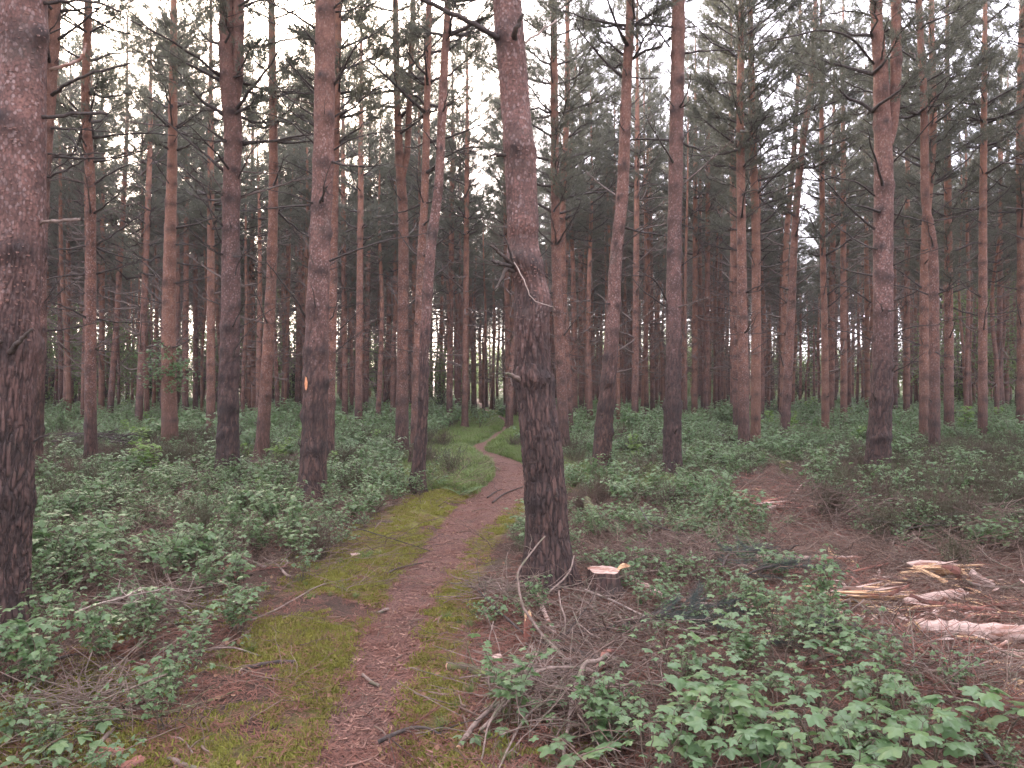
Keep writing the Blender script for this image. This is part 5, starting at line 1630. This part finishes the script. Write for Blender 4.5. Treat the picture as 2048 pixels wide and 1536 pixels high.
for pts, r in [([(660, 522, 10.8), (700, 505, 10.4), (780, 480, 10.0), (862, 466, 9.8)], .016), ([(615, 640, 10.9), (585, 590, 10.6), (545, 540, 10.3), (520, 505, 10.1)], .016),
               ([(640, 405, 10.7), (648, 385, 10.5), (655, 372, 10.4)], .020), ([(668, 170, 10.9), (690, 130, 10.7), (715, 90, 10.4), (760, 60, 10.2)], .018),
               ([(628, 55, 10.9), (590, 30, 10.6), (540, 5, 10.4), (500, -20, 10.2)], .018), ([(630, 180, 10.9), (600, 150, 10.7), (560, 105, 10.5)], .014),
               ([(632, 290, 10.9), (600, 262, 10.7), (560, 235, 10.5), (450, 215, 10.2)], .012), ([(668, 300, 10.9), (690, 285, 10.7), (730, 270, 10.5), (790, 262, 10.3)], .013),
               ([(660, 640, 10.9), (668, 625, 10.6), (690, 560, 10.4), (695, 520, 10.3)], .010)]:
    hand_branch(T, 10.9, pts, r, r * .3, 'twig', stubs=3)
T = by_label('stout pine splitting into two stems high up')
for pts, r in [([(1748, 128, 12.6), (1700, 75, 12.2), (1640, 62, 12.0), (1560, 78, 11.8), (1500, 90, 11.7)], .020), ([(1745, 32, 12.6), (1690, 22, 12.3), (1600, 45, 12.0)], .016),
               ([(1748, 458, 12.6), (1715, 430, 12.3), (1680, 395, 12.0), (1640, 350, 11.8)], .018), ([(1784, 455, 12.6), (1800, 425, 12.4), (1814, 396, 12.2)], .018),
               ([(1750, 392, 12.6), (1715, 365, 12.3), (1670, 355, 12.1), (1615, 335, 12.0)], .015), ([(1786, 325, 12.6), (1830, 280, 12.3), (1870, 235, 12.0), (1905, 212, 11.9)], .015),
               ([(1742, 605, 12.6), (1710, 582, 12.3), (1680, 570, 12.0), (1640, 575, 11.9)], .014), ([(1742, 680, 12.6), (1705, 665, 12.3), (1650, 658, 12.0)], .011),
               ([(1782, 672, 12.6), (1820, 655, 12.3), (1885, 648, 12.0)], .012), ([(1784, 532, 12.6), (1830, 512, 12.3), (1895, 492, 12.0)], .013), ([(1784, 745, 12.6), (1815, 730, 12.4), (1850, 705, 12.2)], .009)]:
    hand_branch(T, 12.6, pts, r, r * .35, 'twig', stubs=2)
T = by_label('second of the pair right of centre')
for pts, r in [([(1332, 600, 13.6), (1320, 575, 13.2), (1302, 555, 13.0), (1275, 542, 12.8)], .016), ([(1340, 95, 13.6), (1315, 60, 13.2), (1285, 20, 13.0), (1270, -5, 12.9)], .016), ([(1365, 530, 13.6), (1385, 515, 13.3), (1412, 500, 13.0)], .010)]:
    hand_branch(T, 13.6, pts, r, r * .35, 'twig', stubs=1)
T = by_label('forks into two stems near the top of the photo')
for pts, r in [([(470, 370, 13), (500, 310, 12.8), (545, 250, 12.6)], .014), ([(445, 490, 13), (425, 440, 12.8), (405, 370, 12.6), (370, 352, 12.5)], .012), ([(465, 570, 13), (480, 520, 12.8), (520, 480, 12.6)], .014), ([(462, 740, 13), (470, 700, 12.8), (500, 660, 12.6), (540, 620, 12.5)], .014)]:
    hand_branch(T, 13, pts, r, r * .35, 'twig', stubs=2)

# bark flakes standing off the two nearest trunks
def flakes(tree, zlo, zhi, n, seed):
    tr = [c for c in tree.children if c.name.startswith('trunk')][0].data
    V = np.zeros(len(tr.vertices) * 3, np.float32); tr.vertices.foreach_get('co', V); V = V.reshape(-1, 3)
    Nn = np.zeros(len(tr.vertices) * 3, np.float32); tr.vertices.foreach_get('normal', Nn); Nn = Nn.reshape(-1, 3)
    k = np.where((V[:, 2] > zlo) & (V[:, 2] < zhi))[0]; rs = np.random.default_rng(seed); k = rs.choice(k, n)
    g = Geo(); vs = []
    for i in k:
        p, nn = V[i], Nn[i]; s = np.cross(nn, [0, 0, 1.]); s /= np.linalg.norm(s) + 1e-9
        w = rs.uniform(.004, .012); h = rs.uniform(.005, .014); o = rs.uniform(.003, .009)
        a = p + nn * .001 - s * w; b = p + nn * .001 + s * w; c = p + nn * o + s * w * .6 + [0, 0, -h]; d = p + nn * o - s * w * .7 + [0, 0, -h * .8]
        vs += [a, b, c, d]
    g.add(np.array(vs), np.arange(len(vs)).reshape(-1, 4), smooth=False, knot=0, crev=0)
    o = obj('bark_flakes', g.mesh('bark_flakes', [M['bark_near']]), tree); o['kind'] = 'stuff'
flakes(NEAR, 2.0, 4.8, 1500, 1)
flakes(by_label('thick dark pine trunk'), 1.9, 4.4, 1300, 2)
flakes(by_label('orange bark scar'), 2.8, 7, 900, 3)

# leafy collar on one pine, bright saplings, ferns
T = by_label('collar of leafy shoots')
g = Geo(); rs = np.random.default_rng(8)
for k in range(70):
    az = rs.uniform(0, 6.28); L = rs.uniform(.3, .95); el = rs.uniform(-.1, .6); z0 = rs.uniform(1.4, 2.4)
    d = np.array([math.cos(az) * math.cos(el), math.sin(az) * math.cos(el), math.sin(el)])
    p = np.array([0, 0, z0]); g.add(*tube([p, p + d * L * .5, p + d * L + [0, 0, -.05]], [.006, .004, .002], 4, cap=False), mat=1)
    for q in range(9):
        V, Fc = compound(q); f = rs.uniform(.3, 1)
        g.add((V * .10) @ rotm(rs.normal(0, .4), rs.normal(.1, .3), rs.uniform(0, 6.28)).T + p + d * L * f + rs.normal(0, .04, 3), Fc, mat=0)
obj('leafy_shoots', g.mesh('leafy_shoots', [M['under'], M['twig']]), T)
def sapling_bush(px, py, lab, s, lm, seed, cat='shrub'):
    p = gpt(px, py); r = empty('shrub', p); tag(r, lab, cat)
    me = plant_mesh(seed, .8, 10, .11, 'maple', lm, .45)
    g = Geo()
    obj('foliage', me, r, scale=s)
sapling_bush(290, 962, 'bright yellow-green sapling clump in the heather at the left', .8, 'under_y', 61)
sapling_bush(285, 900, 'smaller bright green sapling behind the yellow-green clump', .8, 'under_y', 62)
sapling_bush(560, 930, 'fresh green sapling right of the forked pine', .6, 'under_y', 63)
sapling_bush(1000, 838, 'rounded dark bush beside the path, far down it', 1.0, 'under', 64)
sapling_bush(905, 850, 'tall leafy bush on the left of the far path', 1.3, 'under', 65)

def fern(px, py, n, L, label, seed):
    p = gpt(px, py); r = empty('fern', p); tag(r, label, 'fern', 'ferns among the brambles')
    rs = np.random.default_rng(seed)
    for k in range(n):
        az = k * 6.283 / n + rs.normal(0, .2); g = Geo(); l = L * rs.uniform(.8, 1.1)
        t = np.linspace(0, 1, 16); P = np.stack([t * l * .75, 0 * t, l * (.75 * t - .45 * t ** 2)], 1)
        g.add(*tube(P, np.linspace(.003, .001, 16), 3, cap=False))
        for i in range(2, 16):
            w = l * .26 * math.sin(math.pi * min(1, (t[i] * .9 + .12))) ** .8
            for s in (-1, 1):
                a = P[i]; b = a + [w * .25, s * w, -.02 * w]; c = a + [.035 * l, 0, 0]
                m1 = (a + b) / 2 + [.022 * l, 0, 0]
                g.add([a, m1, b, (a + b) / 2 - [.016 * l, 0, 0]], np.array([[0, 1, 2, 3]]), smooth=False)
        obj('frond', g.mesh('frond', [M['fern']]), r, rot=(rs.normal(0, .1), 0, az))
fern(925, 992, 7, .42, 'fern with feathery fronds left of the path behind the narrow leaning pine', 1)
fern(1700, 1022, 7, .38, 'bright fern at the edge of the heather right of the clearing', 2)
fern(1862, 1080, 6, .32, 'small fern just above the standing shard', 3)
fern(1400, 1052, 6, .30, 'fern in the brambles between the scaly pine and the clearing', 4)

# dark fallen pine boughs
def bough(px, py, rz, L, label, seed, h=.06, m='needle_wet'):
    p = gpt(px, py); r = empty('pine_bough', p, rz); tag(r, label, 'pine bough', 'needled boughs lying on the floor')
    rs = np.random.default_rng(seed); g = Geo(); t = np.linspace(0, 1, 10)[:, None]
    P = np.concatenate([L * (t - .5), .08 * np.sin(t * 3), h + .05 * np.sin(t * 3)], 1)
    g.add(*tube(P, np.linspace(.011, .003, 10), 6)); obj('stem', g.mesh('stem', [M['twig']]), r)
    g = Geo(); TP, TD = [], []
    for k in range(int(26 * L)):
        i = rs.integers(1, 9); az = rs.choice([-1, 1]) * rs.uniform(.3, 1.1); l = rs.uniform(.12, .34)
        d = np.array([math.cos(az), math.sin(az), rs.uniform(-.1, .3)]); e = P[i] + d * l
        g.add(*tube([P[i], P[i] + d * l * .5, e], [.004, .003, .002], 3, cap=False), mat=0)
        for f in np.linspace(.15, 1, 9): TP.append(P[i] + d * l * f); TD.append(d)
    tufts(g, np.array(TP), np.array(TD), 16, .055, .0022, .55, rs)
    V = g.V[-1]; V[:, 2] = np.maximum(V[:, 2], .004)
    obj('needled_shoots', g.mesh('needled_shoots', [M['twig'], M[m]]), r)
bough(1400, 1240, .1, .8, 'blue-grey needled bough lying between the heap and the leafy patch', 1)
bough(1345, 1262, -.3, .6, 'smaller needled bough at the left of the blue-grey one', 2)
bough(1480, 1150, .9, .7, 'dark green needled bough sticking up behind the pale peeled log', 3, .16)
bough(1560, 1170, .3, .7, 'dark needled bough beside the left border of the clearing', 4, .12)
bough(830, 1478, -.2, .35, 'brown needled spray lying at the right side of the path', 5, .02, 'litter')
bough(1500, 905, .1, 1.3, 'dark bough heaped at the foot of the close pair of pines', 6, .18)
bough(1640, 1290, .2, .8, 'dark needled bough under the leafy patch', 7, .05)
bough(1990, 1420, 2.2, .5, 'rust-red dead needle spray near the lower right corner', 8, .03, 'litter')
bough(1970, 1490, 1.2, .5, 'second rust-red needle spray, in the lower right corner', 9, .03, 'litter')
bough(150, 1345, .5, .5, 'rust-brown needle spray under the brambles at the lower left', 10, .03, 'litter')

def brush(px, py, label, w, h, seed):
    p = gpt(px, py); r = empty('brush_heap', p); tag(r, label, 'brush heap')
    rs = np.random.default_rng(seed); g = Geo()
    for k in range(160):
        a = rs.uniform(0, 6.28); c = np.array([rs.normal(0, w * .35), rs.normal(0, .3), rs.uniform(0, h)]); d = np.array([math.cos(a), math.sin(a), rs.normal(0, .25)]); l = rs.uniform(.2, .6)
        g.add(*tube([c - d * l, c + [0, 0, .04], c + d * l], [.006, .01, .004], 4, cap=False))
    o = obj('twigs', g.mesh('twigs', [M['twig']]), r); o['kind'] = 'stuff'
brush(1560, 838, 'long low grey brush heap between close pair and lilac-barked pine', 2.6, .55, 1)
brush(1960, 862, 'dark brush heap at the foot of the upright pine near the right edge', 1.0, .5, 2)
brush(205, 905, 'dark twiggy brush heap at the foot of the slim reddish pine', 1.0, .45, 3)

# ------------------------------------------------------------------ leafy plants near the camera, leaf by leaf
MAP = []
for s in range(6):
    g = Geo(); V, Fc = maple(s); g.add(V * .13, Fc); MAP.append(g.mesh('leaf', [M['maple']]))
CMP = []
for s in range(6):
    g = Geo(); V, Fc = compound(s); g.add(V * .12, Fc); CMP.append(g.mesh('leaf', [M['under']]))
CMPB = []
for s in range(4):
    g = Geo(); V, Fc = compound(s); g.add(V * .12, Fc); CMPB.append(g.mesh('leaf', [M['maple']]))

def leafy(px, py, h, nst, leaves, kinds, label, group, seed, cat='sapling', ls=1.0, spread=.16, name='sycamore_sapling'):
    p = gpt(px, py); r = empty(name, p); tag(r, label, cat, group)
    rs = np.random.default_rng(seed); g = Geo(); L = []
    for s in range(nst):
        az = rs.uniform(0, 6.28); out = rs.uniform(.3, 1) * spread; hh = h * rs.uniform(.6, 1.05); t = np.linspace(0, 1, 8)[:, None]
        P = np.concatenate([math.cos(az) * out * t, math.sin(az) * out * t, hh * t], 1); P[1:] += rs.normal(0, .006, (7, 3))
        g.add(*tube(P, np.linspace(.0042, .002, 8), 6))
        n = max(3, leaves // nst)
        for q in range(n):
            a = 1.0 if q < 2 else rs.uniform(.30, 1); k = a * 7; i0 = min(6, int(k)); b = P[i0] + (P[i0 + 1] - P[i0]) * (k - i0)
            la = az + q * 2.4 + rs.normal(0, .3); pl = rs.uniform(.03, .10) * (1.3 - .6 * a)
            e = b + [math.cos(la) * pl, math.sin(la) * pl, pl * .5]
            g.add(*tube([b, (b + e) / 2 + [0, 0, .006], e], [.0014, .0012, .001], 3))
            L.append((e, (rs.normal(0, .22), rs.normal(.10, .2), la), rs.uniform(.6, 1.15) * (.65 if a == 1.0 and q == 0 else 1) * ls))
    obj('stem', g.mesh('stem', [M['stem']]), r)
    for e, ro, sc_ in L:
        obj('leaf', kinds[rs.integers(0, len(kinds))], r, e, ro, sc_)
    return r
SAP = 'leafy saplings and brambles near the viewer'
RB = [(1290, 1500), (1370, 1460), (1330, 1560), (1440, 1500), (1520, 1540), (1480, 1420), (1560, 1460), (1620, 1520), (1680, 1560), (1640, 1430), (1710, 1480),
      (1760, 1540), (1560, 1350), (1480, 1330), (1400, 1340), (1330, 1310), (1440, 1270), (1540, 1270), (1610, 1330), (1700, 1380), (1790, 1440), (1840, 1500), (1880, 1560),
      (1500, 1480), (1400, 1540), (1590, 1400), (1660, 1345), (1260, 1450), (1420, 1400), (1750, 1425), (1530, 1590), (1660, 1620), (1800, 1610), (1380, 1620), (1470, 1560), (1580, 1560), (1720, 1590), (1350, 1400), (1420, 1450), (1300, 1580)]
for k, (px, py) in enumerate(RB):
    leafy(px, py, .20 + .13 * ((k * 7) % 5) / 5, 4, 18, MAP if k % 3 else CMPB, ('broad-leaved sapling at the back edge of the bottom right patch' if py < 1350 else 'broad-leaved sapling in the middle of the bottom right patch' if py < 1480 else 'large-leaved sapling at the front of the bottom right patch' if py < 1545 else 'large-leaved sapling cut by the bottom edge, right half'), SAP, 700 + k, ls=.40 + .20 * (py > 1430) + .10 * (k % 3))
leafy(1862, 1560, .42, 1, 14, MAP, 'tall dark-stemmed sapling leaning right at the bottom right edge of the patch', SAP, 801, ls=.75)
leafy(1925, 1500, .40, 1, 12, MAP, 'sapling with wide flat leaves over the red needles in the lower right corner', SAP, 802, ls=.75)
leafy(2000, 1470, .28, 2, 10, MAP, 'rightmost sapling, over the red needle spray', SAP, 803, ls=.9)
leafy(1180, 1500, .10, 2, 8, MAP, 'low sapling left of the patch beside the long hooked branch', SAP, 804, ls=.8)
leafy(1075, 1450, .10, 2, 8, CMPB, 'small leafy shoot between the fanned branches', SAP, 805, cat='bramble', name='bramble', ls=.8)
leafy(1130, 1530, .10, 2, 8, MAP, 'low leaves by the lower end of the hooked branch', SAP, 806, ls=.8)
leafy(1000, 1235, .12, 3, 12, CMP, 'small bramble left of the foot of the big trunk', SAP, 807, cat='bramble', name='bramble', ls=.7)
leafy(1095, 1280, .10, 3, 9, CMPB, 'three-leaved shoot just below the foot of the big trunk', SAP, 808, cat='bramble', name='bramble', ls=.7)
leafy(950, 1480, .06, 2, 8, CMP, 'low bramble leaves over the orange torn branch end', SAP, 809, cat='bramble', name='bramble', ls=.7)
leafy(1015, 1380, .08, 2, 7, CMP, 'bluish leaves beside the mossy round log', SAP, 810, cat='bramble', name='bramble', ls=.7)
leafy(325, 1390, .18, 4, 22, CMPB, 'leafy bramble with pale green leaves above the long mossy branch', SAP, 811, cat='bramble', name='bramble', ls=.9)
leafy(250, 1450, .10, 3, 12, CMP, 'low bramble just under the long mossy branch', SAP, 812, cat='bramble', name='bramble', ls=.7)
leafy(130, 1530, .10, 3, 12, CMPB, 'star-shaped bramble leaves at the bottom edge, lower left', SAP, 813, cat='bramble', name='bramble', ls=.8)
leafy(60, 1480, .12, 3, 14, CMP, 'bramble in the lower left corner beside the mossy branch end', SAP, 814, cat='bramble', name='bramble', ls=.8)
leafy(25, 1370, .30, 4, 20, CMPB, 'bright bramble in front of the foot of the left edge trunk', SAP, 815, cat='bramble', name='bramble', ls=.9)
leafy(300, 1270, .30, 4, 22, CMP, 'bramble clump between bleached twig and arched twig', SAP, 816, cat='bramble', name='bramble', ls=.9)
leafy(200, 1310, .25, 4, 20, CMP, 'bramble clump right of the left edge trunk foot', SAP, 817, cat='bramble', name='bramble', ls=.9)
leafy(90, 1290, .34, 4, 22, CMPB, 'taller bramble hiding part of the left edge trunk foot', SAP, 818, cat='bramble', name='bramble', ls=.9)
leafy(470, 1180, .22, 3, 16, CMPB, 'bramble at the right border of the left thicket', SAP, 819, cat='bramble', name='bramble', ls=.9)
leafy(480, 1290, .06, 2, 6, CMP, 'tiny leafy shoot above the dark straight stick', SAP, 820, cat='bramble', name='bramble', ls=.6)
leafy(60, 1580, .14, 3, 14, CMP, 'bramble cut by the bottom edge in the lower left corner', SAP, 821, cat='bramble', name='bramble', ls=.8)

# ------------------------------------------------------------------ the air between the trees
g = Geo()
bx = np.array([[x, y, z] for x in (-540, 540) for y in (-60, 740) for z in (-1.6, 24)], float)
g.add(bx, np.array([[0, 1, 3, 2], [4, 6, 7, 5], [0, 4, 5, 1], [2, 3, 7, 6], [1, 5, 7, 3], [0, 2, 6, 4]]), smooth=False)
hm = bpy.data.materials.new('haze_air'); hm.use_nodes = True
hm.node_tree.nodes.clear()
ho = hm.node_tree.nodes.new('ShaderNodeOutputMaterial'); hv = hm.node_tree.nodes.new('ShaderNodeVolumePrincipled')
hv.inputs['Color'].default_value = (.93, .92, .97, 1); hv.inputs['Density'].default_value = .0006
hm.node_tree.links.new(hv.outputs[0], ho.inputs['Volume'])
tag(obj('haze', g.mesh('haze', [hm])), 'thin pale evening haze between the trees', kind='stuff')

def twig_heap(px, py, label, w, h, n, seed, mm='heap'):
    p = gpt(px, py); r = empty('twig_heap', p); tag(r, label, 'twig heap', 'twig heaps of felling waste')
    rs = np.random.default_rng(seed); g = Geo()
    for k in range(n):
        a = rs.uniform(0, 6.28); el = rs.normal(.10, .32)
        u = rs.normal(0, .38); c = np.array([u * w, rs.normal(0, .20), max(.01, rs.uniform(0, h) * math.exp(-u * u * 2))])
        d = np.array([math.cos(a) * math.cos(el), math.sin(a) * math.cos(el), math.sin(el)]); l = rs.uniform(.10, .42)
        Q = np.stack([c - d * l, c - d * l * .3 + rs.normal(0, .02, 3), c + d * l * .3 + rs.normal(0, .02, 3), c + d * l + rs.normal(0, .03, 3)])
        Q[:, 2] = np.maximum(Q[:, 2], .003)
        rr = rs.uniform(.0015, .0048)
        g.add(*tube(smooth_path(Q, 8), np.linspace(rr, rr * .45, 8), 5, cap=False), mat=0 if rs.random() < .8 else 1)
    o = obj('twigs', g.mesh('twigs', [M[mm], M['branch']]), r); o['kind'] = 'stuff'
for k, (px, py, w, h, n, mm, lab) in enumerate([
    (1265, 1140, .5, .22, 120, 'heap', 'dark tangled twig heap behind the cut pine stump'),
    (1340, 1110, .5, .24, 110, 'heap', 'raised twig heap among brambles right of the stump'),
    (1420, 1150, .55, .24, 170, 'heap', 'dark twig heap at the left edge of the clearing'),
    (1180, 1240, .45, .10, 90, 'branch', 'brown twig litter piled below the big trunk'),
    (1230, 1290, .45, .10, 90, 'heap', 'twig heap under the hooked pinkish branch'),
    (1090, 1380, .45, .14, 170, 'branch', 'fan of thin brown twigs left of the hooked branch'),
    (1180, 1440, .45, .14, 150, 'heap', 'twigs heaped between hooked branch and leafy patch'),
    (1010, 1200, .35, .10, 100, 'branch', 'small twig litter pile left of the big trunk foot'),
    (1640, 1040, .8, .40, 190, 'heap', 'grey brush heap between clearing and heather'),
    (1780, 1062, .9, .40, 210, 'heap', 'broad grey brush heap under the heather above the torn timber'),
    (2000, 1085, .8, .40, 190, 'heap', 'brush heap at the right edge above the torn timber'),
    (1800, 1320, .7, .08, 150, 'redwood', 'rusty twig litter below the whitish log'),
    (1900, 1370, .7, .08, 150, 'branch', 'brown twig litter in front of the long reddish branch'),
    (330, 1230, .5, .16, 130, 'branch', 'brown twigs piled in the left brambles'),
    (160, 1400, .45, .10, 110, 'branch', 'brown twig litter above the long mossy branch')]):
    twig_heap(px, py, lab, w, h, n, 900 + k, mm)
splinters('splintered_log', 1850, 1215, 'loose pile of pink fibres right beside the shredded log', 16, .40, .12, .2, ['pinkwood', 'splinter', 'redwood'], 5, .016, .05, .35)
splinters('splintered_timber', 1960, 1160, 'ragged yellow fibres spilling right of the torn timber', 12, .38, .10, -.35, ['splinter', 'pinkwood', 'redwood'], 6, .020, .05, .3)

def pale_mesh(seed):
    rs = np.random.default_rng(seed); g = Geo()
    for k in range(5):
        L, W = rs.uniform(.04, .16), rs.uniform(.004, .012)
        a = rs.normal(0, .5); c = np.array([rs.normal(0, .09), rs.normal(0, .06), rs.uniform(.008, .025)]); d = np.array([math.cos(a), math.sin(a), rs.normal(0, .06)]); s_ = np.array([-math.sin(a), math.cos(a), 0])
        V = np.array([c - d * L / 2, c - s_ * W, c + d * L / 2, c + s_ * W, c + [0, 0, W]])
        g.add(V, np.array([[0, 1, 4], [1, 2, 4], [2, 3, 4], [3, 0, 4], [0, 2, 1], [0, 3, 2]]), smooth=False)
    return g.mesh('pale_splinters', [M[['splinter', 'pinkwood', 'redwood', 'cut'][seed % 4]]])
def p_pale(x, y):
    a = px2g(1830, 1180); b = px2g(1980, 1270); c = px2g(1560, 1010)
    return .75 * np.exp(-((x - a[0]) ** 2 + (y - a[1]) ** 2) / .9) + .5 * np.exp(-((x - b[0]) ** 2 + (y - b[1]) ** 2) / .5) + .4 * np.exp(-((x - c[0]) ** 2 + (y - c[1]) ** 2) / .5)
lay('wood_splinters', [pale_mesh(s) for s in range(8)], 3.5, 14, .13, p_pale, 'pale wood splinters scattered round the torn timber', .7, 1.5, 9)
splinters('splintered_log', 1560, 1020, 'broken reddish wood pieces at the far corner of the clearing', 14, .5, .25, .5, ['redwood', 'pinkwood', 'redwood'], 9, .03, .10, .8)
splinters('splintered_timber', 1990, 1300, 'torn pale slivers in front of the whitish log', 10, .36, .20, .4, ['pinkwood', 'redwood', 'splinter'], 10, .016, .04, .6)
